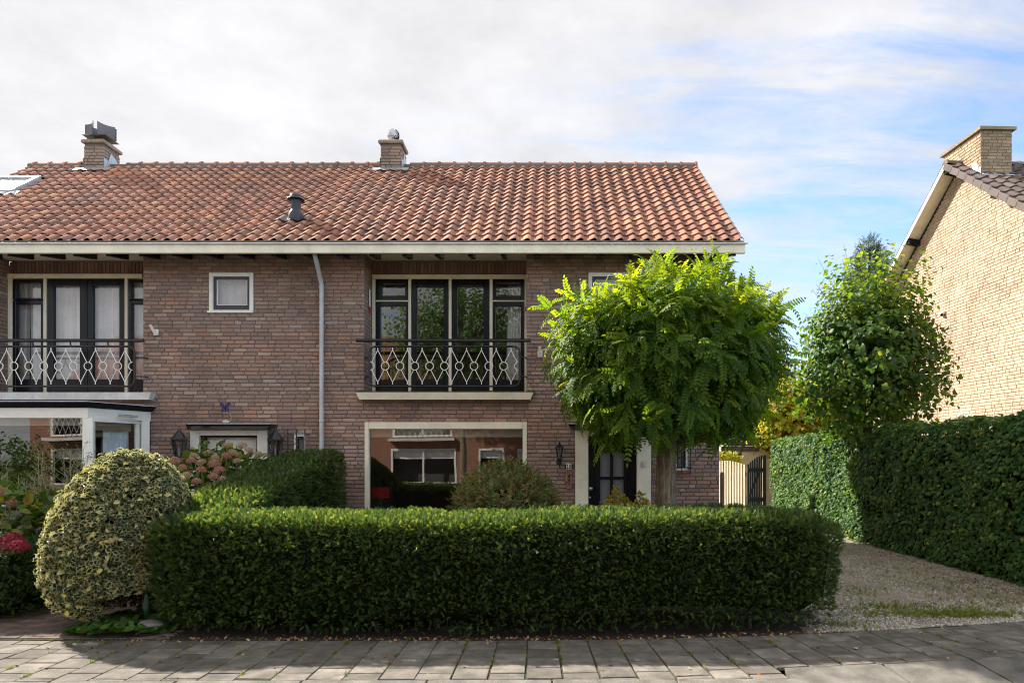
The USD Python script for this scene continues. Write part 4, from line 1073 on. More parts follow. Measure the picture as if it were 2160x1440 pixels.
t = thing('house_number', 'white enamel plate with the black number 18 beside the door', 'sign', (fx(1200), YF - .006, fz(983.3)))
pl = G()
for hx in (1,):
    r_ = .047
    pl.bevel_box(-r_, r_, -.012, 0, -r_ * 1.0, r_ * 1.0, .005)
put(t, 'plate', pl, 'white')
put(t, 'side_clip', G().bevel_box(-.062, -.048, -.010, 0, -.03, .03, .004).bevel_box(.048, .062, -.010, 0, -.03, .03, .004), 'black')
tm = meshkit.text_mesh('18', .066, .002, bold=True)
ext = tm.bounds; tm.apply_translation((-(ext[0][0] + ext[1][0]) / 2, -(ext[0][1] + ext[1][1]) / 2, 0))
vv = tm.vertices; put(t, 'digits', G().add(np.stack([vv[:, 0] * .80, -.0125 - vv[:, 2], vv[:, 1]], 1), tm.faces), 'black')

t = thing('butterfly_ornament', 'violet butterfly on a bent stalk above the white door canopy', 'ornament', (fx(478, 10.8), 10.8, fz(893, 10.8) + .01))
put(t, 'stalk', G().tube([(.0, 0, .01), (.06, 0, .03), (.075, 0, .10), (.035, 0, .17), (.005, 0, .215)], .008, 8), 'pale_stem', True)
st = trimesh.creation.icosphere(2, .05); st.apply_scale((1.15, .8, .55)); st.apply_translation((-.01, 0, .02)); put(t, 'stone', G().mesh(st), 'weathered_white', True)
wg = G()
for s in (-1, 1):
    for pts in ([(0, .22), (.02, .30), (.075, .335), (.09, .29), (.05, .235)], [(0, .22), (.05, .233), (.07, .20), (.045, .165), (.012, .185)]):
        P_ = [(s * x - .012, -.012 - .012 * (x > .01), z) for x, z in pts]
        Q_ = [(x, y + .006, z) for x, y, z in P_]
        wg.loft(P_ if s > 0 else P_[::-1], Q_ if s > 0 else Q_[::-1])
put(t, 'wings', wg, 'violet')
put(t, 'body', G().tube([(-.012, -.016, .165), (-.012, -.016, .30)], .007, 6), 'black')

# things seen through the picture window
t = thing('table_lamp', 'red shaded table lamp behind the left side of the picture window', 'lamp', (fx(805, 11.42), 11.42, .72))
zs_ = fz(1050, 11.42) - .72; ze_ = fz(1027.5, 11.42) - .72
put(t, 'shade', G().loft([(-.15, -.1, zs_), (.15, -.1, zs_), (.15, .1, zs_), (-.15, .1, zs_)], [(-.148, -.1, ze_), (.148, -.1, ze_), (.148, .1, ze_), (-.148, .1, ze_)]), 'red_fabric')
put(t, 'stand', G().tube([(0, 0, .01), (0, 0, zs_ + .02)], .01, 8).lathe([(.001, .012), (.07, .01), (.07, 0), (.001, 0)], (0, 0, 0), 16), 'steel')
t = thing('low_cabinet', 'dark low cabinet along the picture window inside', 'cabinet', (0, 0, 0))
put(t, 'carcass', G().bevel_box(-3.4, -1.0, 11.30, 11.72, .15, .70, .01), 'dark_interior')
put(t, 'top_board', G().bevel_box(-3.42, -.98, 11.29, 11.74, .701, .72, .004), 'black')
t = thing('floor_lamp', 'black floor lamp with curved arms behind the picture window', 'lamp', (fx(838, 12.2), 12.2, .16))
gg = G().tube([(0, 0, 0), (0, 0, 1.25)], .012, 8).tube([(0, 0, 1.0), (.1, 0, 1.22), (.22, 0, 1.33)], .009, 8).tube([(0, 0, 1.05), (-.1, 0, 1.2), (-.2, 0, 1.22)], .009, 8).lathe([(.001, .02), (.14, .018), (.14, 0), (.001, 0)], (0, 0, 0), 16)
put(t, 'stand', gg, 'black_iron')
for a in ((.25, 1.32), (-.22, 1.2)):
    m_ = trimesh.creation.icosphere(2, .055); m_.apply_scale((1, 1, .7)); m_.apply_translation((a[0], 0, a[1])); put(t, 'lamp_head', G().mesh(m_), 'black_iron', True)

# ------------------------------------------------------------------ leaf shapes (grow along +y, face +z)
def blade(L, W, outline=((0, .02), (.12, .30), (.35, .5), (.6, .42), (.82, .2), (1, 0)), fold=.25, curl=.15, tint=None, stem=0.0):
    g_ = G(); c_, l_, r_ = [], [], []
    for t, w_ in outline:
        z = -curl * L * t * t
        c_.append((0, stem + t * L, z)); l_.append((-w_ * W, stem + t * L, z + fold * w_ * W)); r_.append((w_ * W, stem + t * L, z + fold * w_ * W))
    n = len(outline); v = c_ + l_ + r_; f = []
    for i in range(n - 1):
        f += [(i, i + 1, n + i + 1), (i, n + i + 1, n + i), (i, 2 * n + i, 2 * n + i + 1), (i, 2 * n + i + 1, i + 1)]
    return g_.add(v, f, tint)
OVAL = ((0, .02), (.3, .45), (.65, .42), (1, 0))
def merge(dst, src, R=None, at=(0, 0, 0), s=1.0):
    v, f, t = src.arrays(); v = v * s
    if R is not None: v = v @ np.asarray(R).T
    dst.v.append(v + np.asarray(at)); dst.f.append(f + dst.n); dst.t.append(t); dst.n += len(v)
    return dst
def one_frame(axis, normal): return frames(np.array([axis], float), np.array([normal], float))[0]
def yew_sprig(seed, L=.050):
    r = random.Random(seed); g_ = G()
    g_.tube([(0, 0, 0), (0, L * .5, .004), (0, L, .0)], [.0022, .0018, .001], 3)
    n = 9
    for i in range(n):
        y = L * (i + .5) / n
        for s in (-1, 1):
            a = math.radians(52 + r.uniform(-12, 12)); ln = .0165 * (1 - .35 * i / n) * r.uniform(.85, 1.1)
            d = np.array([s * math.sin(a), math.cos(a), r.uniform(-.1, .35)]); p = np.array([0, y, 0]); w_ = .0028
            side = np.cross(d, [0, 0, 1]); side /= np.linalg.norm(side)
            e = p + d * ln
            g_.add([p - side * w_ * .6, p + side * w_ * .6, e + side * w_ * .5, e - side * w_ * .5], [(0, 1, 2, 3)])
    return g_
def small_sprig(seed, n=9, leaf=.024, L=.085, wid=.55, up=.25):
    r = random.Random(seed); g_ = G()
    g_.tube([(0, 0, 0), (0, L, 0)], [.002, .001], 3)
    for i in range(n):
        a = i * 2.4; y = L * (i + .6) / n
        d = np.array([math.cos(a), .75 + .5 * i / n, math.sin(a)])
        lf_ = blade(leaf * r.uniform(.8, 1.15), leaf * wid, OVAL, .3, .2)
        merge(g_, lf_, one_frame(d, np.array([-math.cos(a) * .5, 1, -math.sin(a) * .5]) + np.array([0, up, 0])), (0, y, 0))
    return g_
def compound_leaf(seed, pairs=7, L=.25, droop=.35):
    r = random.Random(seed); g_ = G()
    P_ = [np.array([0.02 * math.sin(t * 2 + seed), t * L * (1 - .12 * t * droop), -droop * L * t * t]) for t in np.linspace(0, 1, 7)]
    g_.tube(P_, [.0025, .0022, .002, .002, .0016, .0014, .001], 3)
    for i in range(pairs + 1):
        t = .16 + .84 * i / pairs
        k = t * 6; a = int(min(k, 5)); p = P_[a] + (P_[a + 1] - P_[a]) * (k - a)
        td = P_[a + 1] - P_[a]; td /= np.linalg.norm(td)
        nrm = np.cross([1, 0, 0], td)
        for s in ((-1, 1) if i < pairs else (0,)):
            ang = math.radians(68 - 20 * t) * s
            d = td * math.cos(ang) + np.array([1., 0, 0]) * math.sin(ang) - nrm * r.uniform(-.05, .22)
            ln = .053 * (1 - .18 * abs(t - .5)) * r.uniform(.88, 1.1)
            merge(g_, blade(ln, .027, ((0, .03), (.28, .46), (.7, .44), (1, .05)), .22, .1), one_frame(d, nrm + np.array([0, 0, .2]) + np.array([r.uniform(-.2, .2), 0, 0])), p)
    return g_
HEART = ((-.08, .22), (.06, .48), (.28, .54), (.55, .42), (.8, .2), (1.0, 0))
IVY = None
def ivy_leaf(S=.065, seed=0):
    r = random.Random(seed)
    out = [(0, -.02), (.20, -.12), (.46, .10), (.30, .28), (.42, .58), (.16, .60), (0, 1.0), (-.16, .60), (-.42, .58), (-.30, .28), (-.46, .10), (-.20, -.12)]
    v = [(0, .25 * S, .012)] + [(x * S * 1.05, y * S, -.35 * S * (x * x) - .1 * S * y * y) for x, y in out]
    return G().add(v, [(0, 1 + (i + 1) % 12, 1 + i)[::-1] for i in range(12)])
def holly_leaf(seed, S=.048):
    r = random.Random(seed)
    outl = [(0, 0), (.24, .10), (.20, .25), (.40, .36), (.26, .52), (.36, .68), (.16, .80), (0, 1.0), (-.16, .80), (-.36, .68), (-.26, .52), (-.40, .36), (-.20, .25), (-.24, .10)]
    n = len(outl)
    def zz(x, y): return .8 * abs(x) * S - .35 * y * y * S + .03 * S * math.sin(20 * y)
    outer = [(x * S, y * S, zz(x, y) + (.10 * S if i % 2 else -.04 * S)) for i, (x, y) in enumerate(outl)]
    inner = [(x * .76 * S, (y * .82 + .08) * S, zz(x * .74, y)) for x, y in outl]
    mid = [(0, .5 * S, -.05 * S)]
    cream_ = np.array((.82, .78, .42)) * r.uniform(.8, 1.08); green = np.array((.018, .040, .020)) * r.uniform(.7, 1.4)
    g_ = G(); kind_ = r.random()
    if kind_ < .09: green = cream_ * np.array([1.0, .95, .75])
    elif kind_ < .30: cream_ = green * 2.2 + np.array([.04, .06, .01])
    v = outer + inner; g_.add(v, [(i, (i + 1) % n, n + (i + 1) % n, n + i) for i in range(n)], cream_)
    g_.add(inner + mid, [(i, (i + 1) % n, n) for i in range(n)], green)
    return g_
def holly_cluster(seed, n=6):
    r = random.Random(seed); g_ = G()
    for i in range(n):
        a = i * 2.4 + r.uniform(-.3, .3)
        d = np.array([math.cos(a), .55 + .3 * r.random(), math.sin(a)])
        merge(g_, holly_leaf(seed * 10 + i), one_frame(d, np.array([-.4 * math.cos(a), 1., -.4 * math.sin(a)])), (0, .012 * i, 0), r.uniform(.8, 1.15))
    return g_

# ------------------------------------------------------------------ clipped hedges
def shell(n, a, b_, c, p=7):
    """n points on a rounded block with half sizes a, b, c; points and outward normals"""
    s = np.array([b_ * c, a * c, a * b_]); face = RNG.choice(3, n, p=s / s.sum())
    q = RNG.uniform(-1, 1, (n, 3)); q[np.arange(n), face] = RNG.choice([-1, 1], n)
    k = (np.abs(q) ** p).sum(1) ** (1 / p); q = q / k[:, None]
    nr = np.sign(q) * np.abs(q) ** (p - 1) / np.array([a, b_, c])
    return q * np.array([a, b_, c]), unit(nr)
def core_block(a, b_, c, p=5, n=10):
    m = trimesh.creation.box((2, 2, 2)).subdivide().subdivide().subdivide()
    q = m.vertices; k = (np.abs(q) ** p).sum(1) ** (1 / p)
    return q / k[:, None] * np.array([a, b_, c]), m.faces
YEWS = [(yew_sprig(i), 'yew', False) for i in range(5)]
def clipped(path, n, half, centre, warp, protos, rough=.03, tilt=.55, up=.25, size=(.8, 1.35), inner=.09, p=7, front_bias=True, core_inset=.10, crown='foliage', cull=None):
    q, nr = shell(n, *half, p=p)
    if front_bias:                              # the side away from the street and the underside carry fewer shoots
        keep = (nr[:, 1] < .55) | (RNG.random(n) < .35)
        keep &= (nr[:, 2] > -.6)
        q, nr = q[keep], nr[keep]
    d = (meshkit.fbm(q * 3.1 + 7, 3) - .5) * 2 * rough + (meshkit.fbm(q * 11 + 3, 2) - .5) * rough
    depth = RNG.random(len(q)) ** 2 * inner
    q = q + nr * (d - depth)[:, None]
    pos, jac = warp(q + np.asarray(centre))
    if cull is not None:
        k = cull(pos); pos, nr = pos[k], nr[k]
    ax = unit(nr + rnd(len(pos)) * tilt + np.array([0, 0, up]))
    R = frames(ax, rnd(len(pos)) * .6 + np.array([0, 0, 1.0]) + nr * .3)
    instancer(path, protos, pos, R, RNG.uniform(*size, len(pos)), RNG.integers(0, len(protos), len(pos)))
    cv, cf = core_block(*(np.array(half) - core_inset), p=p)
    cv = cv + (meshkit.fbm(cv * 5, 3)[:, None] - .5) * .06
    cv, _ = warp(cv + np.asarray(centre))
    return cv, cf

# the long yew hedge along the pavement
HX0, HX1 = -4.02, 3.02
hc = ((HX0 + HX1) / 2, .62, .60); hh = ((HX1 - HX0) / 2, .62, .585)
def warp_front(p_):
    p_ = p_.copy(); z = p_[:, 2]
    p_[:, 0] += .09 * (z - .6) * np.clip((p_[:, 0] - 1) / 2, 0, 1)
    p_[:, 0] -= .02 * z * np.clip((-3 - p_[:, 0]), 0, 1)
    p_[:, 1] = p_[:, 1] + back_edge(p_[:, 0]) + .05 - .09 * (z - .3)
    p_[:, 2] += .02 * np.sin(p_[:, 0] * 1.3) + .012 * np.sin(p_[:, 0] * 3.1 + 1)
    return p_, None
t = thing('yew_hedge', 'long dark green clipped yew hedge along the pavement', 'hedge', group=None)
cv, cf = clipped(t + '/foliage', 62000, hh, hc, warp_front, YEWS, p=10, rough=.045, cull=lambda q_: (q_[:, 2] > .30) | (RNG.random(len(q_)) < .22 + 2.2 * np.clip(q_[:, 2], 0, .3) * (.5 + meshkit.fbm(q_ * np.array([3, 0, 0]) + 4, 2))))
cv[:, 2] = np.maximum(cv[:, 2], .20 + .10 * np.sin(cv[:, 0] * 7))
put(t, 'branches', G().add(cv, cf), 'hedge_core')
for k in range(34):
    x_ = HX0 + .15 + (HX1 - HX0 - .3) * (k + RNG.uniform(-.3, .3)) / 33; y_ = float(back_edge(x_)) + RNG.uniform(.25, .95)
    put(t, 'stem', G().tube([(x_, y_, -.02), (x_ + RNG.normal() * .03, y_, .2), (x_ + RNG.normal() * .06, y_, .5)], [.022, .018, .012], 6), 'dark_bark')
# the side hedge rising towards the house
def warp_side(p_):
    p_ = p_.copy()
    zt_ = np.interp(p_[:, 1], [6.9, 7.4, 7.9, 8.4, 9.0, 9.5, 10.8], [1.12, 1.28, 1.43, 1.53, 1.66, 1.74, 1.93])
    p_[:, 2] = p_[:, 2] * zt_
    return p_, None
t = thing('yew_hedge', 'clipped yew side hedge rising from the street corner to the drainpipe', 'hedge')
cv, cf = clipped(t + '/foliage', 30000, (.42, 1.88, .5), (-3.66, 8.92, .5), warp_side, YEWS, p=12, front_bias=False, rough=.022)
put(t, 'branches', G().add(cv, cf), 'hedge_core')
# low box hedge at the left edge
t = thing('box_hedge', 'low dark box hedge at the left edge beside the brick path', 'hedge')
BOXS = [(small_sprig(40 + i, 10, .016, .06), 'box_leaf', False) for i in range(4)]
cv, cf = clipped(t + '/foliage', 9000, (.9, .8, .42), (-6.65, 8.05, .40), lambda p_: (p_, None), BOXS, p=5, inner=.06)
put(t, 'branches', G().add(cv, cf), 'hedge_core')

# ivy hedge on the right
t = thing('ivy_hedge', 'tall ivy covered hedge along the right side of the gravel drive', 'hedge')
IV = [(ivy_leaf(.072 * s, i), 'ivy', False) for i, s in enumerate((1, .85, 1.15))]
n = 26000
yy = 7.9 + 12.3 * RNG.random(n) ** 1.35
face = RNG.random(n)
side = face < .79; endf = face > .955
z = np.where(side, RNG.uniform(.02, 2.36, n), 2.36)
x = np.where(side, 6.42, 6.42 + RNG.uniform(0, .75, n))
z = np.where(endf, RNG.uniform(.02, 2.36, n), z); yy = np.where(endf, 7.9, yy)
edge = np.clip((z - 2.16) / .2, 0, 1)
p_ = np.stack([x, yy, z], 1)
nr = np.where(side[:, None], np.array([-1., 0, .1]), np.array([0, 0, 1.0]))
nr = np.where(endf[:, None], np.array([0, -1., .1]), nr)
nr = unit(nr + np.where((edge > 0) & side, edge, 0)[:, None] * np.array([.3, 0, .9]))
dis = (meshkit.fbm(p_ * 1.3 + 2, 3) - .5) * .34 + (meshkit.fbm(p_ * 5 + 2, 2) - .5) * .10
p_ = p_ + nr * (dis - RNG.random(n) ** 2 * .10)[:, None] + np.where(side, edge * .10, 0)[:, None] * np.array([1., 0, 0])
low = np.clip(.35 - z, 0, .35); p_[:, 0] += np.where(side, low * .2, 0)
ax = unit(rnd(n) * .55 + np.array([0, 0, -.8]) + nr * .25)
instancer(t + '/leaves', IV, p_, frames(ax, nr + rnd(n) * .42 + np.array([0, -.15, .25])), RNG.uniform(.65, 1.3, n), RNG.integers(0, 3, n))
core = trimesh.creation.box((.60, 12.1, 2.15)).subdivide().subdivide().subdivide().subdivide()
cv = core.vertices + np.array([6.88, 14.15, 1.09]); cv = cv + (meshkit.fbm(cv * 1.3 + 2, 3)[:, None] - .5) * .2
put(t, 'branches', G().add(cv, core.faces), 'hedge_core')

# variegated holly by the path
def bush(name, label, cat, centre, radii, n, protos, shape, rough=.06, tilt=.6, up=.2, size=(.8, 1.25), inner=.18, stem=None, core=.72, core_mat='hedge_core', lower=-.9, foliage='foliage'):
    t_ = thing(name, label, cat)
    u = unit(rnd(n)); u = u[u[:, 2] > lower]
    q_ = u * np.asarray(radii)
    q_ = shape(q_) if shape else q_
    nr_ = unit(u / np.asarray(radii))
    d_ = (meshkit.fbm(u * 2.2 + 5, 3) - .5) * 2 * rough + (meshkit.fbm(u * 7 + 1, 2) - .5) * rough
    q_ = q_ * (1 - RNG.random(len(u))[:, None] ** 2 * inner) + nr_ * d_[:, None] + np.asarray(centre)
    ax_ = unit(nr_ + rnd(len(u)) * tilt + np.array([0, 0, up]))
    instancer(f'{t_}/{foliage}', protos, q_, frames(ax_, rnd(len(u)) * .5 + nr_ * .5 + np.array([0, 0, .6])), RNG.uniform(*size, len(u)), RNG.integers(0, len(protos), len(u)))
    if core:
        m_ = trimesh.creation.icosphere(3, 1.0); vv_ = m_.vertices * np.asarray(radii) * core
        vv_ = shape(vv_) if shape else vv_
        put(t_, 'branches', G().add(vv_ + (meshkit.fbm(vv_ * 4, 3)[:, None] - .5) * .08 + np.asarray(centre), m_.faces), core_mat)
    if stem: put(t_, 'trunk', G().tube(stem[0], stem[1], 10), 'dark_bark', True)
    return t_
HOL = [(holly_cluster(i), 'holly', False) for i in range(9)]
def holly_shape(p_):
    p_ = p_.copy(); z = p_[:, 2]
    s = np.interp(z, [-.95, -.7, -.4, 0, .4, .9], [1.3, 1.25, 1.08, 1.0, .98, .95])
    p_[:, 0] *= s; p_[:, 1] *= s
    p_[:, 0] += np.interp(z, [-.95, -.5, 0, .45, .9], [-.06, -.05, .0, .08, .17])
    cut = (p_[:, 0] > .02) & (z < -.42)
    p_[cut, 2] = -.42 + (z[cut] + .42) * .3
    return p_
bush('holly_bush', 'large dome of cream and green variegated holly beside the brick path', 'bush', (-4.62, 7.3, .93), (.62, .62, .86), 7600, HOL, holly_shape, stem=([(-4.33, 7.35, 0), (-4.35, 7.38, .4), (-4.5, 7.42, .9)], [.06, .05, .04]), core=.74, inner=.2, rough=.08, tilt=.85)

# round olive shrub before the picture window
OLI = [(small_sprig(60 + i, 11, .030, .13, .42), 'olive_sprig', False) for i in range(5)]
bush('round_shrub', 'round olive green shrub in front of the picture window', 'bush', (fx(1070, 8.6), 8.6, .93), (.64, .6, .72), 5200, OLI, None, rough=.07, tilt=.5, up=.35, inner=.25, lower=-.6, stem=([(fx(1070, 8.6), 8.6, 0), (fx(1070, 8.6), 8.6, .7)], [.05, .04]), core=.62)

# ------------------------------------------------------------------ robinia
ROB = [(compound_leaf(i, 7 + i % 2, .25 + .02 * (i % 3), .25 + .2 * (i % 3)), 'robinia', False) for i in range(6)] + [(compound_leaf(20 + i, 7, .24, .3), 'robinia_sunlit', False) for i in range(3)]
TY = 9.0; TX = fx(1404, TY)
t = thing('robinia_tree', 'round headed acacia tree with feathery bright green leaves in the front garden', 'tree')
tp = [(TX + .01, TY, -.05), (TX, TY, .15), (TX - .01, TY, .6), (TX, TY, 1.2), (TX + .01, TY, 1.8), (TX, TY, 2.25)]
g = G(); n = 26; rad = [.165, .145, .130, .124, .126, .135]
g.tube(tp, rad, n)
v, f, tt = g.arrays()
ang = np.arctan2(v[:, 1] - TY, v[:, 0] - TX)
furrow = np.abs(np.sin(ang * 7 + 2 * np.sin(v[:, 2] * 3))) ; v[:, :2] += (v[:, :2] - np.array([TX, TY])) * (furrow[:, None] - .5) * .16
put(t, 'trunk', G().add(v, f), 'bark', 60)
CC = np.array([TX + .02, TY, fz(760, TY)]); RX, RYY, RU, RD = 1.36, 1.30, 1.02, 1.12
lim = G()
for i in range(11):
    a = i * 2.4; el_ = .25 + .95 * ((i * .37) % 1)
    d = np.array([math.cos(a) * math.cos(el_), math.sin(a) * math.cos(el_), math.sin(el_)])
    p0 = np.array([TX, TY, 1.95 + .02 * i]); L_ = 1.15
    lim.tube([p0, p0 + d * .45 * L_ + [0, 0, .08], p0 + d * L_ + [0, 0, .15]], [.075, .04, .012], 7)
put(t, 'branch', lim, 'dark_bark', True)
POS, AX, NO, SUN_SIDE = [], [], [], []
ns = 760
u = unit(rnd(ns)); 
for k in range(ns):
    d = u[k]
    if d[2] < -.80: continue
    up_ = RU if d[2] > 0 else RD
    lump = 1 + .30 * (meshkit.fbm(d * 2.6 + 11, 2) - .5) + .065 * RNG.normal()
    if d[2] > .4: lump += .13 * abs(RNG.normal())
    R_ = np.array([RX, RYY, up_]) * min(lump, 1.38)
    base = CC + d * R_ * .55; tip = CC + d * R_
    sd_ = unit(tip - base)
    nl = RNG.integers(8, 12)
    for j in range(nl):
        tpos = .25 + .75 * (j + .5) / nl
        p_ = base + (tip - base) * tpos + np.array([0, 0, -.05 * tpos])
        a = j * 2.4 + k; w1 = np.cross(sd_, [0.1, .2, 1]); w1 /= np.linalg.norm(w1); w2 = np.cross(sd_, w1)
        o = w1 * math.cos(a) + w2 * math.sin(a)
        ax_ = sd_ * (.30 + .45 * tpos) + o * .60 + np.array([0, 0, -.52 + .55 * max(d[2], 0)]) + d * .25
        POS.append(p_); AX.append(ax_); NO.append(np.array([0, 0, .55]) + d * 1.0 + RNG.normal(size=3) * .32); SUN_SIDE.append(RNG.random() < (.06 + .75 * max(d[2] - .25, 0) + .10 * max(-d[0], 0)) * (.35 + tpos))  # top and left leaves take the lighter copy, as if sun struck them
POS, AX, NO = np.array(POS), np.array(AX), np.array(NO)
instancer(t + '/crown', ROB, POS, frames(AX, NO), RNG.uniform(.85, 1.22, len(POS)), np.where(np.array(SUN_SIDE), RNG.integers(6, 9, len(POS)), RNG.integers(0, 6, len(POS))))

# ------------------------------------------------------------------ lindens and other trees
LIN = [(blade(.085 * s, .085 * s, HEART, .18, .25, stem=.02), 'linden', False) for s in (1, 1.15, .85)] + [(blade(.085, .085, HEART, .18, .25, stem=.02), 'linden_sunlit', False)]
YLF = [(blade(.085 * s, .085 * s, HEART, .18, .25, stem=.02), 'yellow_leaf', False) for s in (1, 1.15, .85)]
def shoot_tree(name, label, trunk, rads, C_, R_, ns_, protos, nl=(9, 14), droop=-.7, start=.45, lump_amt=.35, size=(.75, 1.2), spike=.0, bark='dark_bark', cat='tree', low=-.9, sunlit_top=None, belly=0.0):
    t_ = thing(name, label, cat)
    put(t_, 'trunk', G().tube(trunk, rads, 10), bark, True)
    P_, A_, N_, I_ = [], [], [], []
    tw = G()
    C_ = np.asarray(C_, float)
    us = unit(rnd(ns_))
    for k in range(ns_):
        d_ = us[k]
        if d_[2] < low: continue
        lp = 1 + lump_amt * (meshkit.fbm(d_ * 2.1 + len(label), 2) - .5) + .07 * RNG.normal() + spike * max(d_[2] - .6, 0) * abs(RNG.normal())
        rr_ = np.array(R_[:2] + ((R_[2] if d_[2] > 0 else R_[3]),)) * min(lp, 1.35)
        if d_[2] < 0: rr_[:2] *= 1 + belly * min(1, -d_[2] * 2.2)
        b0, e0 = C_ + d_ * rr_ * start, C_ + d_ * rr_
        sdir = unit(e0 - b0)
        if k % 3 == 0: tw.tube([C_ + d_ * rr_ * .1, b0, e0], [.012, .007, .003], 3)
        m_ = RNG.integers(*nl)
        w1 = np.cross(sdir, [.1, .2, 1]); w1 /= np.linalg.norm(w1); w2 = np.cross(sdir, w1)
        for j in range(m_):
            tpos = (j + RNG.random()) / m_
            a = j * 2.6 + k; o = w1 * math.cos(a) + w2 * math.sin(a)
            P_.append(b0 + (e0 - b0) * tpos + o * .015 + RNG.normal(size=3) * .02)
            A_.append(sdir * .5 + o * .8 + np.array([0, 0, droop]))
            N_.append(d_ * .7 + np.array([0, 0, .6]) + RNG.normal(size=3) * .4)
            I_.append(len(protos) - 1 if sunlit_top and RNG.random() < sunlit_top * max(d_[2] - .35, .04) else RNG.integers(0, len(protos) - (1 if sunlit_top else 0)))  # leaves near the top get the last, lighter shape: painted sunlight
    P_, A_, N_ = map(np.array, (P_, A_, N_))
    put(t_, 'twig', tw, bark)
    instancer(t_ + '/crown', protos, P_, frames(A_, N_), RNG.uniform(*size, len(P_)), np.array(I_))
LY = 14.7; LX = fx(1832, LY)
shoot_tree('linden_tree', 'dense dark green linden growing through the ivy hedge', [(LX - .1, LY, 0), (LX - .08, LY, 1.5), (LX, LY, 2.8), (LX, LY, 4.2)], [.12, .11, .09, .03], (LX, LY, fz(750, LY)), (1.42, 1.4, 1.85, 1.85), 1150, LIN, lump_amt=.32, spike=.8, start=.35, low=-.98, sunlit_top=1.2, belly=.28, size=(.8, 1.35))
YY = 21.5; YX = fx(1668, YY)
shoot_tree('yellow_tree', 'small yellowing autumn tree behind the far end of the ivy hedge', [(YX, YY, 0), (YX, YY, 2.2), (YX, YY, 3.2)], [.1, .08, .03], (YX, YY, fz(880, YY)), (1.25, 1.0, 1.5, 1.3), 480, YLF, lump_amt=.5, size=(.9, 1.5))
PY = 31.0; PXX = fx(1615, PY)
PLM = [(blade(.16, .13, OVAL, .2, .2), 'plum', False)]
shoot_tree('plum_tree', 'distant dark purple leaved tree behind the acacia crown', [(PXX, PY, 0), (PXX, PY, 4), (PXX, PY, 6)], [.2, .14, .05], (PXX, PY, 4.9), (1.35, 1.2, 2.2, 2.6), 260, PLM, lump_amt=.5, size=(.8, 1.3))
# conifer
CYY = 24.0; CXX = fx(1834, CYY)
t = thing('conifer', 'pointed dark conifer behind the linden', 'tree')
put(t, 'trunk', G().tube([(CXX, CYY, 0), (CXX, CYY, 9.2)], [.2, .03], 10), 'dark_bark', True)
CON = [(small_sprig(80 + i, 14, .06, .28, .3), 'conifer', False) for i in range(3)]
n = 11000
h = RNG.random(n) ** .6
zc = 9.45 - 7.5 * h
r_ = (1.25 * np.minimum(h * 1.6, 1) ** .75 + .06) * (1 - RNG.random(n) ** 2 * .5)
a = RNG.uniform(0, 6.283, n)
lump = 1 + .25 * np.sin(a * 3 + zc * 4)
p_ = np.stack([CXX + r_ * lump * np.cos(a), CYY + r_ * lump * np.sin(a), zc], 1)
ax = np.stack([np.cos(a) * .55, np.sin(a) * .55, np.ones(n) * .75], 1) + rnd(n) * .3
instancer(t + '/crown', CON, p_, frames(ax, rnd(n)), RNG.uniform(.8, 1.3, n), RNG.integers(0, 3, n))

# ------------------------------------------------------------------ hydrangeas and the left garden
HL = [(blade(.13 * s, .085 * s, fold=.2, curl=.35, stem=.03), 'hydrangea_leaf', False) for s in (1, .85, 1.15)]
def flower_head(seed, mat, r_=.085):
    r = random.Random(seed); g_ = G()
    n = 58
    for i in range(n):
        ph = math.acos(1 - 1.45 * (i + .5) / n); a = i * 2.39996
        d = np.array([math.sin(ph) * math.cos(a), math.sin(ph) * math.sin(a), math.cos(ph) * .75])
        p = d * r_ * r.uniform(.9, 1.08)
        for k in range(4):
            an = k * math.pi / 2 + r.uniform(-.2, .2)
            b1 = np.cross(d, [.3, .4, .85]); b1 /= np.linalg.norm(b1); b2 = np.cross(d / np.linalg.norm(d), b1)
            o = b1 * math.cos(an) + b2 * math.sin(an); s_ = b1 * -math.sin(an) + b2 * math.cos(an)
            e = p + o * .019 + d * .006
            g_.add([p, p + o * .011 + s_ * .009, e, p + o * .011 - s_ * .009], [(0, 1, 2, 3)])
    return g_
def hydrangea(label, C_, R_, nleaf, heads, fl, front=1.0):
    t_ = thing('hydrangea', label, 'bush')
    u_ = unit(rnd(nleaf)); u_ = u_[u_[:, 2] > -.45]
    lp = .75 + .5 * meshkit.fbm(u_ * 2.4 + C_[0], 3)
    u_ = u_ * np.stack([np.ones(len(u_)), np.ones(len(u_)), np.interp(u_[:, 1], [-1, -.2], [front, 1.0])], 1)
    p1 = np.asarray(C_) + u_ * np.asarray(R_) * (lp * (1 - .35 * RNG.random(len(u_)) ** 2))[:, None]
    ax_ = unit(u_ * np.array([1, 1, .4]) + rnd(len(u_)) * .45 + np.array([0, 0, .1]))
    instancer(t_ + '/leaves', HL, p1, frames(ax_, u_ * .4 + np.array([0, -.15, 1.0]) + rnd(len(u_)) * .3), RNG.uniform(.75, 1.3, len(u_)), RNG.integers(0, 3, len(u_)))
    st_ = G()
    for (hx, hy, hz, s_, kind) in heads:
        st_.tube([(C_[0] + (hx - C_[0]) * .3, C_[1] + (hy - C_[1]) * .3, .1), (hx, hy, hz)], .006, 5)
    put(t_, 'stem', st_, 'stem_green')
    for i, (hx, hy, hz, s_, kind) in enumerate(heads):
        pi_ = f'{t_}'
        gg_ = G(); Rm = one_frame(np.array([.1, 1, 0]), np.array([RNG.normal() * .3, -.45, 1.0]))
        merge(gg_, flower_head(i, kind), Rm, (hx, hy, hz), s_ * (.72 if kind != 'red_head' else .95))
        put(t_, 'flower_head', gg_, kind)
MAT['floret_mesh'] = MAT['floret']
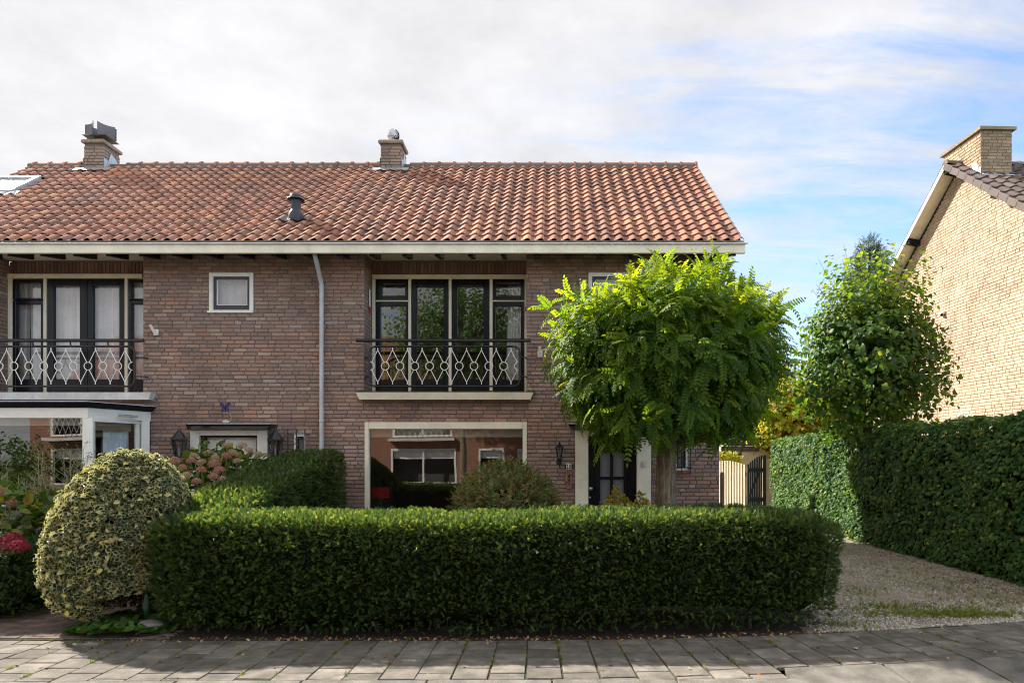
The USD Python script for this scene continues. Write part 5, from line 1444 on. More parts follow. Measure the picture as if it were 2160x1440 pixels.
def floret_mat(name, stops):
    M(name, {'g': ('geometry', {}), 'wn': ('noise_texture', {'scale': 55, 'detail': 1}), 'mr': ('map_range', {'from_min': .3, 'from_max': .7}), 'rr': ('rgb_ramp', {'ramp': stops}), 'p': ('principled_bsdf', {'roughness': .75, 'specular_ior_level': .2}), 't': ('translucent_bsdf', {}), 'mix': ('mix_closure', {'fac': .25})},
      [('g.position', 'wn.vector'), ('wn.fac', 'mr.value'), ('mr.result', 'rr.fac'), ('rr.color', 'p.base_color'), ('rr.color', 't.color'), ('p.BSDF', 'mix.closure1'), ('t.BSDF', 'mix.closure2')], surface='mix.closure')
floret_mat('pink_head', [(0, (.42, .10, .11)), (.4, (.52, .20, .17)), (.7, (.55, .36, .24)), (1, (.42, .30, .15))])
floret_mat('tan_head', [(0, (.42, .22, .15)), (.5, (.55, .38, .25)), (1, (.50, .42, .24))])
floret_mat('red_head', [(0, (.20, .008, .03)), (.5, (.34, .025, .06)), (1, (.46, .10, .12))])
def nearer(h): return [(x * (y - .35) / y, y - .35, EYE + (z - EYE) * (y - .35) / y, s_, k_) for x, y, z, s_, k_ in h]
def at(px, py, Y): return (fx(px, Y), Y, fz(py, Y))
hd = [(*at(px, py, Y), s, k) for px, py, Y, s, k in ((368, 972, 8.9, 1.1, 'pink_head'), (403, 972, 9.1, .95, 'pink_head'), (440, 957, 9.6, 1.15, 'tan_head'), (478, 940, 9.8, 1.0, 'tan_head'), (510, 941, 9.8, 1.1, 'tan_head'), (492, 955, 9.5, 1.0, 'tan_head'),
      (545, 958, 9.7, .8, 'tan_head'), (452, 978, 9.1, 1.25, 'pink_head'), (462, 992, 8.9, 1.1, 'pink_head'), (425, 990, 8.8, .9, 'pink_head'), (470, 1012, 8.7, .9, 'pink_head'), (392, 1004, 8.6, 1.1, 'tan_head'), (440, 1030, 8.4, .95, 'pink_head'), (410, 962, 9.3, .9, 'tan_head'), (455, 965, 9.4, .9, 'tan_head'), (425, 975, 9.0, .9, 'tan_head'), (525, 950, 9.7, .9, 'tan_head'), (478, 962, 9.4, 1.0, 'pink_head'), (415, 1015, 8.6, .9, 'pink_head'), (450, 1005, 8.8, 1.0, 'pink_head'), (385, 985, 8.8, .8, 'pink_head'), (500, 972, 9.3, .8, 'tan_head'), (462, 1035, 8.4, .8, 'tan_head'))]
hydrangea('hydrangea bush with pink and tan flower heads between holly and side hedge', (-4.60, 9.4, .95), (.86, .72, .95), 3300, nearer(hd), None, .5)
hd = [(*at(px, py, Y), s, k) for px, py, Y, s, k in ((12, 1040, 8.4, 1.0, 'pink_head'), (24, 1062, 8.2, .9, 'pink_head'), (-20, 1030, 8.6, 1.0, 'pink_head'), (24, 1140, 7.6, 1.35, 'red_head'), (40, 1152, 7.5, 1.2, 'red_head'), (8, 1158, 7.5, 1.3, 'red_head'), (-25, 1140, 7.6, 1.3, 'red_head'))]
hydrangea('hydrangea with crimson flower heads at the left edge', (-6.85, 8.3, .72), (.75, .6, .72), 900, hd, None)

GL = [(blade(.10 * s, .075 * s, HEART, .2, .3, stem=.03), 'garden_leaf', False) for s in (1, .8)]
bush('leafy_perennial', 'grey green leafy perennials behind the box hedge', 'plant', (-6.35, 9.0, .55), (.75, .6, .75), 1500, GL, None, rough=.12, inner=.5, core=0, lower=-.5, foliage='leaves')
t = thing('seed_head_plant', 'tall pale seed heads in front of the bay window', 'plant')
st = G(); sp = []
r = random.Random(5)
for k in range(30):
    px = r.choice([r.uniform(-10, 60), r.uniform(70, 180), r.uniform(140, 185)]); Y = r.uniform(9.0, 9.7)
    top = np.array(at(px, r.uniform(948, 1030), Y)); bt = np.array([top[0] + r.uniform(-.2, .2), Y, .2])
    mid = (top + bt) / 2 + np.array([r.uniform(-.05, .05), 0, 0])
    st.tube([bt, mid, top], [.006, .005, .003], 4)
    for j in range(9):
        b0 = top - np.array([0, 0, r.uniform(0, .3)]); e = b0 + np.array([r.uniform(-.12, .12), r.uniform(-.1, .1), r.uniform(.02, .13)])
        st.tube([b0, e], [.003, .0015], 3)
        for _ in range(6): sp.append(e + np.array([r.gauss(0, .014), r.gauss(0, .014), r.gauss(0, .010)]))
put(t, 'stem', st, 'pale_stem')
SD = [(blade(.02, .012, OVAL, .3, .1), 'green_seed', False)]
sp = np.array(sp); instancer(t + '/seeds', SD, sp, frames(rnd(len(sp)) + [0, 0, .5], rnd(len(sp))), RNG.uniform(.7, 1.4, len(sp)), np.zeros(len(sp)))

# goldenrod before the door
t = thing('goldenrod', 'yellow flowering goldenrod in front of the black door', 'plant')
st = G(); P_, A_ = [], []
for k, (px, py) in enumerate(((1300, 1029), (1285, 1050), (1318, 1048), (1270, 1062), (1330, 1060), (1352, 1040), (1362, 1055), (1345, 1062), (1296, 1058), (1308, 1066))):
    Y = 8.75 + .05 * (k % 4); top = np.array(at(px, py, Y)); bt = np.array([top[0] * .7 + fx(1315, Y) * .3, Y, .1])
    st.tube([bt, (bt + top) / 2, top], [.006, .005, .003], 5)
    for j in range(10):
        b0 = top - np.array([0, 0, .025 * j + .01]); s = 1 if j % 2 else -1
        ln = .03 + .012 * j; e = b0 + np.array([s * ln, RNG.normal() * .03, .03 - .004 * j])
        st.tube([b0, e], [.002, .001], 3)
        for _ in range(34):
            q_ = RNG.random(); P_.append(b0 + (e - b0) * q_ + RNG.normal(size=3) * .007); A_.append(RNG.normal(size=3) + [0, 0, .6])
put(t, 'stem', st, 'stem_green')
GR = [(blade(.018, .012, OVAL, .3, .1), 'goldenrod', False)]
P_ = np.array(P_); instancer(t + '/flowers', GR, P_, frames(np.array(A_), rnd(len(P_))), RNG.uniform(.9, 1.9, len(P_)), np.zeros(len(P_)))

t = thing('garden_marker', 'dark green oval marker on a grey foot beside the front hedge', 'marker', (fx(309, 6.95), 6.95, 0))
m_ = trimesh.creation.icosphere(3, .5); m_.apply_scale((.075, .05, .24)); m_.apply_translation((0, 0, .28)); put(t, 'body', G().mesh(m_), 'bottle_green', True)
put(t, 'handle', G().tube([(-.005, 0, .38), (.0, 0, .45), (.03, 0, .49), (.07, 0, .47)], .008, 8), 'bottle_green', True)
m_ = trimesh.creation.icosphere(2, .5); m_.apply_scale((.26, .16, .10)); m_.apply_translation((.04, 0, .09)); put(t, 'foot', G().mesh(m_), 'grey_plinth', True)
# ground cover under the holly
t = '/World/ground_cover'
n = 900
xy = np.stack([RNG.uniform(-4.95, -3.9, n), RNG.uniform(6.66, 7.5, n)], 1)
keep = (((xy[:, 0] + 4.42) / .52) ** 2 + ((xy[:, 1] - 7.05) / .42) ** 2) < 1.0; xy = xy[keep]; n = len(xy)
zz = .03 + .10 * (1 - ((xy[:, 0] + 4.42) / .55) ** 2) * RNG.uniform(.6, 1.1, n)
CV = [(blade(.065, .068, ((-.05, .3), (.1, .52), (.4, .56), (.75, .42), (1, 0)), .08, .12), 'cover_leaf', False)]
ax = rnd(n) * np.array([1, 1, .15]); instancer(t, CV, np.stack([xy[:, 0], xy[:, 1], zz], 1), frames(ax, np.array([0, -.35, 1.]) + rnd(n) * .25), RNG.uniform(.7, 1.25, n), np.zeros(n), 'stuff', 'round leaved ground cover under the variegated holly', 'ground cover')

# ------------------------------------------------------------------ yellow house on the right
A = math.radians(2.4)
KY = 1.22
def ky(z): return EYE + (z - EYE) * KY
Dv = np.array([-math.sin(A), math.cos(A), 0]); Nv = np.array([-math.cos(A), -math.sin(A), 0])      # along the gable wall, out of it
def gp(Y, up, out=0.0):                      # a point of the gable wall at depth Y
    X = 8.14 * KY - .042 * (Y - 12.7 * KY)
    return np.array([X, Y, up]) + Nv * out
YH = thing('yellow_house', 'pale yellow brick house with dark roof on the right', 'house')
YA, ZA, HALF, EAVE = 13.62 * KY, ky(7.50), 3.62 * KY, ky(4.78)
def gz(Y): return ZA - abs(Y - YA) * (ZA - EAVE) / HALF
y0g, y1g = YA - HALF, YA + HALF
bk = [gp(y0g, -.1), gp(y1g, -.1), gp(y1g, EAVE), gp(YA, ZA), gp(y0g, EAVE)]
ob = [p - Nv * 7.0 for p in bk]
wl = put(YH, 'wall', G().loft([p - Nv * .008 for p in bk], ob), 'pale_mortar')
slope = (ZA - EAVE) / HALF
def gtop(w_):
    z_ = w_ + 0.0
    if z_ <= EAVE: return (0.0, 2 * HALF)
    d_ = (ZA - z_) / slope - .01
    return (HALF - d_, HALF + d_)
def seen_y(c):
    px, py = CX + F * c[0] / c[1], CY - F * (c[2] - EYE) / c[1]
    if px > 2162 or px < 1880 or py > 890: return 0
    if px < 1990 and py > 600: return .1
    return 1
brick_wall(wl, 'brick', gp(y0g, 0.0), Dv, ez, Nv, 2 * HALF, ZA - .02, [], 'yellow_brick', YEL, top=gtop, seen=seen_y, seed=51, joint=.0095, proud=.005, jig=.0025, course=.0745, long=.215, half=.105)
brick_wall(wl, 'brick', gp(y0g, 0.0) - Dv * .007, -Nv, ez, -Dv, 7.0, EAVE, [], 'yellow_brick', YEL, seed=52, joint=.0095, most=0, rest_name='front_brickwork', course=.0745, long=.215, half=.105)
# dark tiled roof: two slopes, verge with cream soffit and white board
OV = .34
def rp(Y, x_in, up=0.0):                     # a point of the roof plane; x_in metres in from the verge
    return gp(Y, gz(Y) + .16 + up, OV) - Nv * x_in
rr0 = YA - HALF - .45; rr1 = YA + HALF + .45
rf = put(YH, 'roof', G().loft([rp(rr0, .02), rp(YA, .02), rp(YA, 7), rp(rr0, 7)], [rp(rr0, .02, -.05), rp(YA, .02, -.05), rp(YA, 7, -.05), rp(rr0, 7, -.05)]).loft([rp(YA, .02), rp(rr1, .02), rp(rr1, 7), rp(YA, 7)], [rp(YA, .02, -.05), rp(rr1, .02, -.05), rp(rr1, 7, -.05), rp(YA, 7, -.05)]), 'cowl_grey')
th = math.atan(slope)
r = random.Random(77)
sl_v = np.array([-Dv[0], -Dv[1], 0]) * math.cos(th) - ez * math.sin(th)     # down the near slope
sn_v = np.cross(-Nv, sl_v) * 1.0
sn_v = sn_v if sn_v[2] > 0 else -sn_v
rest = G(); cnt = 0
DT = [(.115, .088, .078), (.13, .10, .09), (.10, .078, .07), (.14, .105, .085)]
TG, TWd = .34, .30
for k in range(15):
    for c in range(23):
        o = rp(YA, .0, .03) + sl_v * (k * TG) - Nv * (c * TWd)
        v = []
        for s_, base in ((0, .0), (TG + .03, .03)):
            for uu, hh_ in zip(np.linspace(0, 1.04, 8), (.0, -.012, -.014, -.004, .022, .036, .03, .008)):
                v.append(o - Nv * (uu * TWd) + sl_v * s_ + sn_v * (hh_ + base))
        m = 8
        v += [p - sn_v * .02 for p in v[m:2 * m]]
        f = [(i, i + 1, m + i + 1, m + i) for i in range(m - 1)] + [(m + i, m + i + 1, 2 * m + i + 1, 2 * m + i) for i in range(m - 1)]
        if c == 0: v2 = [v[0], v[m], v[m] - sn_v * .15, v[0] - sn_v * .15]
        t_ = np.array(DT[r.randrange(4)]) * r.uniform(.8, 1.25)
        gg = G().add(v, f, t_)
        if c == 0: gg.add([p + Nv * .005 for p in v2], [(0, 1, 2, 3)], t_)
        if c < 10: put(rf, 'roof_tile', gg, 'dark_tile')
        else: rest.add(*[q_ for q_ in gg.arrays()[:2]], t_)
put(rf, 'roof_tiles_beyond', rest, 'dark_tile', kind='stuff')
# far slope verge tiles, seen edge on
sl_f = np.array([Dv[0], Dv[1], 0]) * math.cos(th) - ez * math.sin(th)
sn_f = np.array([Dv[0], Dv[1], 0]) * math.sin(th) + ez * math.cos(th)
for k in range(15):
    o = rp(YA, 0, .03) + sl_f * (k * TG)
    a = [o + sn_f * .03, o + sl_f * (TG - .006) + sn_f * .05, o + sl_f * (TG - .006) - sn_f * .035, o - sn_f * .035]
    b2 = [p - Nv * .3 for p in a]
    put(rf, 'verge_tile', G().loft(a, b2, np.array(DT[r.randrange(4)]) * r.uniform(.8, 1.2)), 'dark_tile')
x = 0
while x < 3.0:
    gg = G(); ang = np.linspace(0, np.pi, 9); t_ = np.array(DT[r.randrange(4)]) * r.uniform(.8, 1.2)
    v = []
    for xx, rad_ in ((x, .12), (x + .05, .12), (x + .052, .105), (x + .36, .10)):
        for a in ang: v.append(rp(YA, xx, -.0) + np.array([Dv[0], Dv[1], 0]) * rad_ * math.cos(a) + ez * (rad_ * math.sin(a) - .01))
    gg.add(v, [(i * 9 + j, i * 9 + j + 1, (i + 1) * 9 + j + 1, (i + 1) * 9 + j) for i in range(3) for j in range(8)], t_)
    gg.add(v[:9], [(0, j, j + 1) for j in range(1, 8)], t_)
    put(rf, 'ridge_tile', gg, 'dark_tile'); x += .36
# soffit boards and verge boards
for sgn, nm in ((1, 'far'), (-1, 'near')):
    Ye = YA + sgn * (HALF + .42)
    def vp(Y, up, out): return gp(Y, gz(Y) + up, out)
    a = [vp(YA, .085, OV - .02), vp(Ye, .085, OV - .02), vp(Ye, .085, .0), vp(YA, .085, .0)]
    put(rf, 'verge_soffit', G().loft(a, [p + ez * .02 for p in a]), 'cream')
    a = [vp(YA, .07, OV), vp(Ye, .07, OV), vp(Ye, .07, OV - .02), vp(YA, .07, OV - .02)]
    put(rf, 'verge_board', G().loft(a, [p + ez * .12 for p in a]), 'white')
    for kk in (1.35 * KY, 3.0 * KY):
        Yk = YA + sgn * kk
        a = [gp(Yk - .07, gz(Yk) - .07, .0), gp(Yk + .07, gz(Yk) - .07, .0), gp(Yk + .07, gz(Yk) - .03, OV - .03), gp(Yk - .07, gz(Yk) - .03, OV - .03)]
        put(rf, 'purlin_end', G().loft(a, [p + ez * .14 for p in a]), 'black')
a = [gp(YA - .08, ZA - .12, 0), gp(YA + .08, ZA - .12, 0), gp(YA + .08, ZA - .06, OV - .03), gp(YA - .08, ZA - .06, OV - .03)]
put(rf, 'purlin_end', G().loft(a, [p + ez * .15 for p in a]), 'black')
# chimney
cy0, cy1, cin0, cin1, zt_ = 13.0 * KY, 14.15 * KY, .05, .8, ky(8.02)
co = gp(cy0, 0) - Nv * cin0
ch = put(YH, 'chimney', G().loft([co + ez * 7.9, co + Dv * (cy1 - cy0) + ez * 7.9, co + Dv * (cy1 - cy0) - Nv * .73 + ez * 7.9, co - Nv * .73 + ez * 7.9], [co + ez * zt_, co + Dv * (cy1 - cy0) + ez * zt_, co + Dv * (cy1 - cy0) - Nv * .73 + ez * zt_, co - Nv * .73 + ez * zt_]), 'pale_mortar')
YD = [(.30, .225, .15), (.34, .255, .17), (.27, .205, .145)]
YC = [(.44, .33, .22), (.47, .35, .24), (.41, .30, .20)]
brick_wall(ch, 'brick', co + Nv * .01 + ez * 7.9, Dv, ez, Nv, cy1 - cy0, zt_ - 7.9, [], 'yellow_brick', YC, seed=61, course=.0745)
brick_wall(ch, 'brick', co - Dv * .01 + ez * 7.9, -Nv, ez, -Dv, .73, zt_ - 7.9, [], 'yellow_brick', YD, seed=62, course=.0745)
cp = [co + Nv * .07 - Dv * .07, co + Nv * .07 + Dv * (cy1 - cy0 + .07), co - Nv * .80 + Dv * (cy1 - cy0 + .07), co - Nv * .80 - Dv * .07]
put(ch, 'cap', G().loft([p + ez * zt_ for p in cp], [p + ez * (zt_ + .07) for p in cp]), 'concrete_cap')
zr = gz(13.0 * KY) + .2
ap = [co - Dv * .025 + ez * (zr - .02), co - Dv * .025 - Nv * .75 + ez * (zr - .02), co - Dv * .16 - Nv * .83 + ez * (zr - .10), co - Dv * .16 + Nv * .05 + ez * (zr - .10)]
fl = G().loft(ap, [p + ez * .015 for p in ap])
fl.add([co + Nv * .018 - Dv * .02 + ez * (zr - .05), co + Nv * .018 + Dv * .30 + ez * (zr + .18), co + Nv * .018 + Dv * .32 + ez * (zr + .36), co + Nv * .018 + Dv * .12 + ez * (zr + .32), co + Nv * .018 + Dv * .10 + ez * (zr + .18), co + Nv * .018 - Dv * .02 + ez * (zr + .14)], [(0, 1, 2), (0, 2, 3), (0, 3, 4), (0, 4, 5)])
put(ch, 'lead_flashing', fl, 'lead')
# camera and lamp on the wall
def on_wall(px, py, out=0.0):
    # depth at which the sight line meets the gable wall
    k = (px - CX) / F; Y = (8.14 + .042 * 12.7) * KY / (k + .042)
    return gp(Y, fz(py, Y), out)
p = on_wall(1991, 662, .06)
t = thing('security_camera', 'small white dome camera on the yellow gable wall', 'camera', p)
m_ = trimesh.creation.icosphere(2, .062); m_.apply_scale((1, 1, .9)); put(t, 'dome', G().mesh(m_), 'white', True)
put(t, 'mount', G().bevel_box(0, .07, -.06, .06, -.01, .075, .015), 'white')
m_ = trimesh.creation.icosphere(2, .038); m_.apply_translation((-.015, -.035, -.028)); put(t, 'lens', G().mesh(m_), 'black', True)
p = on_wall(2031, 878, .07)
t = thing('globe_lamp', 'round grey lamp on the yellow wall just above the ivy hedge', 'lamp', p)
m_ = trimesh.creation.icosphere(2, .065); put(t, 'globe', G().mesh(m_), 'zinc', True)
put(t, 'mount', G().bevel_box(0, .09, -.03, .03, -.03, .03, .008), 'black')

# ------------------------------------------------------------------ gate, fence and garage at the end of the drive
t = thing('timber_gate', 'pale slatted gate leaf standing open in the sun at the end of the drive', 'gate')
gx = 4.62; gy0, gy1 = 16.35, 18.40
n = 14
GD = np.array([-.205, .979, 0]); GN = np.array([.979, .205, 0])
def gate_box(t0, t1, n0, n1, z0, z1):
    o = np.array([gx, gy0, 0]); a = [o + GD * t + GN * m for t, m in ((t0, n0), (t0, n1), (t1, n1), (t1, n0))]
    return G().loft([(*p[:2], z0) for p in a], [(*p[:2], z1) for p in a])
for i in range(n):
    y = (gy1 - gy0) * i / n; h = 1.62 + .10 * math.sin(math.pi * (i + .5) / n)
    put(t, 'slat', gate_box(y, y + .084, -.006, .006, .08, h), 'pale_timber')
for zz in (.35, 1.35): put(t, 'rail', gate_box(0, gy1 - gy0, .0065, .035, zz, zz + .09), 'post_timber')
t = thing('timber_gate', 'dark green gate leaf with diagonal brace at the end of the drive', 'gate')
x0, x1, Y = 4.66, 5.08, 16.3
n = 8
for i in range(n):
    xa = x0 + (x1 - x0) * i / n; h = 1.62 + .24 * math.sin(math.pi / 2 * (i + .5) / n)
    put(t, 'slat', G().bevel_box(xa, xa + (x1 - x0) / n - .012, Y, Y + .02, .08, h, .003), 'green_black')
for zz in (1.50, .80): put(t, 'rail', G().bevel_box(x0, x1 - .05, Y - .035, Y - .001, zz - .05, zz + .05, .004), 'green_black')
br = G()
for za_, zb_ in ((.86, 1.44), (.2, .74)):
    a = [(x0 + .01, Y - .03, za_), (x0 + .06, Y - .03, za_), (x1 - .12, Y - .03, zb_), (x1 - .17, Y - .03, zb_)]
    br.loft(a, [(p[0], p[1] + .028, p[2]) for p in a])
put(t, 'brace', br, 'green_black')
put(t, 'stile', G().bevel_box(x1 - .048, x1 + .02, Y - .03, Y + .03, .05, 1.86, .004), 'green_black')
put(t, 'latch', G().tube([(x1 - .09, Y - .045, .86), (x1 - .09, Y - .045, .98)], .007, 6).tube([(x1 - .09, Y - .045, .975), (x1 - .05, Y - .06, .985)], .008, 6), 'steel')
t = thing('gate_post', 'weathered round timber post at the corner of the house', 'post', (fx(1523.5, 15.6), 15.6, 0))
put(t, 'post', G().lathe([(.05, 0), (.05, 1.42), (.042, 1.46), (.001, 1.47)], (0, 0, 0), 12), 'post_timber', 40)
# yellow vine over the fence
t = thing('yellow_vine', 'golden leaved climber over the pale gate', 'plant')
n = 900
p_ = np.stack([RNG.uniform(4.2, 5.2, n), RNG.uniform(18.6, 19.0, n), np.zeros(n)], 1)
p_[:, 2] = 1.45 + (.52 - .35 * np.abs((p_[:, 0] - 4.75) / .7) ** 2) * RNG.random(n) ** .7
VN = [(blade(.11, .045, OVAL, .2, .2), 'yellow_leaf', False)]
instancer(t + '/leaves', VN, p_, frames(rnd(n) + [0, -.3, -.3], np.array([0, -.7, .6]) + rnd(n) * .4), RNG.uniform(.7, 1.2, n), np.zeros(n))
put(t, 'stem', G().tube([(4.6, 18.8, 0), (4.65, 18.8, 1.0), (4.8, 18.8, 1.7)], [.02, .015, .008], 6), 'dark_bark')
# garage
GA = thing('garage', 'low garage with brown boarded gable at the end of the drive', 'garage')
gy = 22.0; gx0, gx1, gxa = 5.36, 9.6, 7.5
put(GA, 'wall', G().box(gx0, gx1, gy, gy + 6, .55, 2.0), 'cream_render')
put(GA, 'plinth', G().box(gx0 - .01, gx1, gy - .01, gy + 6, -.1, .549), 'grey_plinth')
for k in range(12):
    z0_ = 2.0 + .17 * k; z1_ = z0_ + .165
    xl_ = gx0 + max(0, (z1_ - 2.0 - .1)) / 1.55 * (gxa - gx0) * .98; xr_ = gx1 - (xl_ - gx0)
    if xr_ - xl_ < .1: break
    put(GA, 'board', G().loft([(xl_, gy - .03, z0_), (xr_, gy - .03, z0_), (xr_, gy + .02, z0_), (xl_, gy + .02, z0_)], [(xl_, gy - .012, z1_), (xr_, gy - .012, z1_), (xr_, gy + .02, z1_), (xl_, gy + .02, z1_)]), 'brown_board')
for s, xe in ((1, gx0 - .3), (-1, gx1 + .3)):
    a = [(xe, gy - .12, 1.90), (gxa, gy - .12, 3.85), (gxa, gy - .09, 3.85), (xe, gy - .09, 1.90)]
    a = a if s > 0 else a[::-1]
    put(GA, 'rake_board', G().loft(a, [(p[0], p[1], p[2] + .2) for p in a]), 'white')
    a = [(xe, gy - .12, 2.1), (gxa, gy - .12, 4.05), (gxa, gy + 6, 4.05), (xe, gy + 6, 2.1)]
    put(GA, 'roof', G().loft(a, [(p[0], p[1], p[2] + .06) for p in a]), 'cowl_grey')
# a cream garden wall catching sun beyond the gate
t = thing('garden_wall', 'short cream wall with grey foot beside the dark gate', 'wall')
put(t, 'wall', G().box(5.38, 5.50, 17.3, 17.6, .55, 1.75), 'cream_render')
put(t, 'plinth', G().box(5.36, 5.51, 17.28, 17.62, -.05, .549), 'grey_plinth')

# ------------------------------------------------------------------ gravel, grass, weeds, leaves on the ground
STN = []
for i in range(4):
    m_ = trimesh.creation.icosphere(0, .011); m_.vertices *= RNG.uniform(.6, 1.3, (12, 3)) * [1.2, 1, .6]
    STN.append((G().mesh(m_, (np.array((.42, .38, .32)) * (.6 + .25 * i))), 'stone', False))
n = 42000
x = RNG.uniform(2.7, 6.6, n); y = back_edge(x) + 9.0 * RNG.random(n) ** 1.7
den = meshkit.fbm(np.stack([x * 1.1, y * .9, np.zeros(n)], 1), 3)
rut = np.minimum(np.abs(x - 3.95 - .03 * y), np.abs(x - 5.35 - .03 * y))          # wheel tracks are worn down to sand
chance = np.clip((den - .30) * 4, .3, 1) * np.clip(rut / .30, .4, 1)
k = RNG.random(n) < chance; x, y = x[k], y[k]; n = len(x)
zz = 0.004 + .035 * (np.array([meshkit.fbm(np.array([x, y, 0 * x]).T * 2.2 + [0, 0, .2], 4)])[0] - .4) + .002
instancer('/World/gravel', STN, np.stack([x, y, zz], 1), Rotation.random(n, random_state=3).as_matrix(), RNG.uniform(.45, 1.35, n), RNG.integers(0, 4, n), 'stuff', 'loose grey gravel covering the drive', 'gravel')
def tuft(seed, n=9, h=.06):
    r = random.Random(seed); g_ = G()
    for i in range(n):
        a = r.uniform(0, 6.28); d = np.array([math.cos(a), math.sin(a), 0]) * r.uniform(.2, .8); hh_ = h * r.uniform(.6, 1.2)
        s = np.array([-math.sin(a), math.cos(a), 0]) * .0022; b0 = np.array([r.gauss(0, .008), r.gauss(0, .008), 0])
        m1 = b0 + d * hh_ * .4 + [0, 0, hh_ * .6]; e = b0 + d * hh_ + [0, 0, hh_ * .8]
        g_.add([b0 - s, b0 + s, m1 + s * .8, m1 - s * .8, e], [(0, 1, 2), (0, 2, 3), (3, 2, 4)])
    return g_
TF = [(tuft(i), 'grass', False) for i in range(4)]
P_ = []
for cx_, cy_, sx, sy, m_ in ((fx(2010, 7.72), 7.72, .50, .09, 900), (fx(1940, 8.0), 8.05, .5, .14, 420), (fx(1865, 8.1), 8.2, .14, .12, 70), (fx(1800, 8.9), 9.0, .25, .3, 150), (fx(1775, 7.25), 7.25, .22, .08, 90), (fx(2080, 8.6), 8.7, .4, .4, 120), (fx(1990, 9.6), 9.9, .3, .5, 120), (fx(2130, 8.0), 8.3, .3, .2, 70), (fx(1930, 10), 10.8, .25, .6, 80), (4.6, 9.5, .8, 1.2, 120)):
    P_.append(np.stack([RNG.normal(cx_, sx, m_), RNG.normal(cy_, sy, m_), np.full(m_, .005)], 1))
P_ = np.vstack(P_); P_ = P_[(P_[:, 1] > back_edge(P_[:, 0]) + .02) & (P_[:, 0] > 2.75)]
a = RNG.uniform(0, 6.28, len(P_)); Rz = Rotation.from_euler('z', a).as_matrix()
instancer('/World/drive_grass', TF, P_, Rz, RNG.uniform(.4, 1.0, len(P_)), RNG.integers(0, 4, len(P_)), 'stuff', 'thin grass patches growing in the gravel drive', 'grass')
# weeds in the pavement joints
P_ = []
r = random.Random(9)
for k in range(300):
    i = r.randint(2, 60); arc = -13.0 + i * T; 
    if not -5 < arc < 4: continue
    d = r.random() ** 1.4 * 1.15; sl_ = 2 * .0225 * max(arc + .8, 0)
    for _ in range(r.randint(1, 5)): P_.append((arc - .003 + sl_ * d + r.gauss(0, .006), float(back_edge(arc)) - d + r.gauss(0, .03), 0))
P_ = np.array(P_); P_ = P_[P_[:, 1] > front_edge(P_[:, 0]) + .02]
instancer('/World/pavement_weeds', TF, P_, Rotation.from_euler('z', RNG.uniform(0, 6.28, len(P_))).as_matrix(), RNG.uniform(.15, .75, len(P_)), RNG.integers(0, 4, len(P_)), 'stuff', 'small weeds and grass in the pavement joints', 'weeds')
# fallen leaves and litter
LT = [(blade(.055, .04, OVAL, .3, .5, c), 'litter', False) for c in ((.26, .10, .035), (.34, .20, .09), (.20, .075, .035), (.42, .33, .17))]
P_ = []
for k in range(520):
    x = RNG.uniform(-4.6, 3.0); P_.append((x, float(back_edge(x)) + RNG.normal(.03, .05), .012))
for k in range(80):
    x = RNG.uniform(-5, 4.5); P_.append((x, float(RNG.uniform(front_edge(x), back_edge(x))), .008))
for k in range(420):
    y = 8.3 + 7 * RNG.random() ** 1.5; P_.append((6.25 + RNG.normal(-.12, .22), y, .02))
for k in range(80): P_.append((RNG.uniform(3, 6), RNG.uniform(7.4, 12), .02))
P_ = np.array(P_); n = len(P_)
instancer('/World/fallen_leaves', LT, P_, frames(rnd(n) * [1, 1, .15], np.array([0, 0, 1.]) + rnd(n) * .35), RNG.uniform(.35, .9, n), RNG.integers(0, 4, n), 'stuff', 'brown fallen leaves along the hedges and on the paving', 'fallen leaves')

# ------------------------------------------------------------------ the other side of the street, seen only in the window panes
OY = -9.2
OP = thing('opposite_house', 'orange brick house row across the street, mirrored in the window panes', 'house')
ops = [(-7.4, -4.4, .6, 2.2), (-7.3, -4.6, 2.75, 4.7), (-3.4, -2.2, .1, 2.2), (-1.6, 1.0, .6, 2.2), (-1.2, 1.0, 2.75, 4.7), (-14.5, -11.6, .6, 2.2), (-14.4, -11.8, 2.75, 4.7), (-10.6, -9.4, .1, 2.2), (-21.6, -19.0, 2.75, 4.7), (-21.6, -18.8, .6, 2.2), (-17.8, -16.7, .1, 2.2), (3.0, 4.2, .1, 2.2), (5.4, 8.0, .6, 2.2), (5.4, 8.0, 2.75, 4.7)]
poly = sbox(-22.5, -.1, 14, 5.2).difference(unary_union([sbox(a, c, b2, d) for a, b2, c, d in ops]))
m_ = trimesh.creation.extrude_polygon(poly, .3, engine='earcut'); v = m_.vertices
put(OP, 'wall', G().add(np.stack([-v[:, 0] * -1, OY - .3 + v[:, 2], v[:, 1]], 1), m_.faces[:, ::-1]), 'far_brick')
put(OP, 'roof', G().loft([(-22.8, OY + .5, 5.05), (14.3, OY + .5, 5.05), (14.3, OY - 3.5, 8.0), (-22.8, OY - 3.5, 8.0)], [(-22.8, OY + .5, 5.2), (14.3, OY + .5, 5.2), (14.3, OY - 3.5, 8.15), (-22.8, OY - 3.5, 8.15)]), 'far_roof')
put(OP, 'fascia', G().box(-22.8, 14.3, OY + .5, OY + .55, 4.95, 5.15), 'cream')
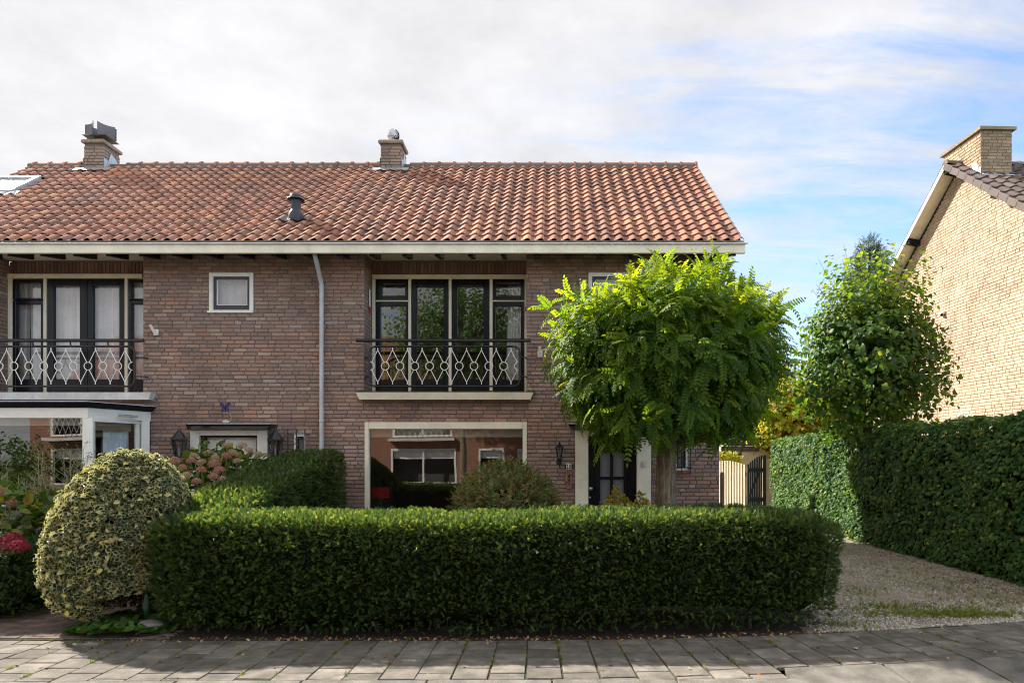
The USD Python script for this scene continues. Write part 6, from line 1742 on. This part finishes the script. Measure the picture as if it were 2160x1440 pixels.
put(OP, 'back_wall', G().box(-22.4, 14, OY - .8, OY - .7, 0, 5.1), 'dark_interior')
for a, b2, c, d in ops:
    f_ = G()
    for q_ in ((a, a + .09, c, d), (b2 - .09, b2, c, d), (a + .09, b2 - .09, d - .1, d), (a + .09, b2 - .09, c, c + .08)): f_.box(q_[0], q_[1], OY - .12, OY + .012, q_[2], q_[3])
    if b2 - a > 2: f_.box((a + b2) / 2 - .04, (a + b2) / 2 + .04, OY - .12, OY, c + .08, d - .1)
    put(OP, 'window', f_, 'white')
    put(OP, 'blind', G().box(a + .1, b2 - .1, OY - .2, OY - .19, d - .45, d - .1), 'curtain')
for a, b2, c, d in ops:
    if 2.7 < c < 2.8:
        put(OP, 'balcony_sill', G().box(a - .15, b2 + .15, OY, OY + .35, 2.55, 2.68), 'weathered_white')
        rl = G(); x = a + .1
        while x < b2 - .2:
            for sz in (1, -1):
                rl.tube([(x, OY + .3, 3.2 + sz * .35), (x + .12, OY + .3, 3.2)], .012, 4); rl.tube([(x + .24, OY + .3, 3.2 + sz * .35), (x + .12, OY + .3, 3.2)], .012, 4)
            x += .24
        put(OP, 'balcony_rail', rl, 'white')
        put(OP, 'hand_rail', G().tube([(a, OY + .3, 3.65), (b2, OY + .3, 3.65)], .03, 6), 'black_iron')
BIG = [(blade(.12, .085, OVAL, .2, .2), 'linden', False)]
def street_tree(x, label, ns_):
    shoot_tree('street_tree', label, [(x, -5.9, -.1), (x + .05, -5.9, 2.0), (x, -5.9, 4.2)], [.16, .13, .08], (x, -5.9, 6.7), (3.5, 2.6, 3.2, 3.0), ns_, BIG, nl=(12, 18), lump_amt=.4, size=(.9, 1.5), bark='bark')
street_tree(-3.7, 'street tree across the road, mirrored in the middle balcony window', 900)
shoot_tree('street_shrub', 'broad green shrub across the road, mirrored in the bay window', [(-21.3, -6, -.1), (-21.3, -6, 1.0), (-21.3, -6, 2)], [.1, .08, .04], (-21.3, -6, 1.5), (2.4, 1.2, 1.5, 1.4), 200, BIG, nl=(12, 18), lump_amt=.5, size=(.8, 1.3), cat='shrub')
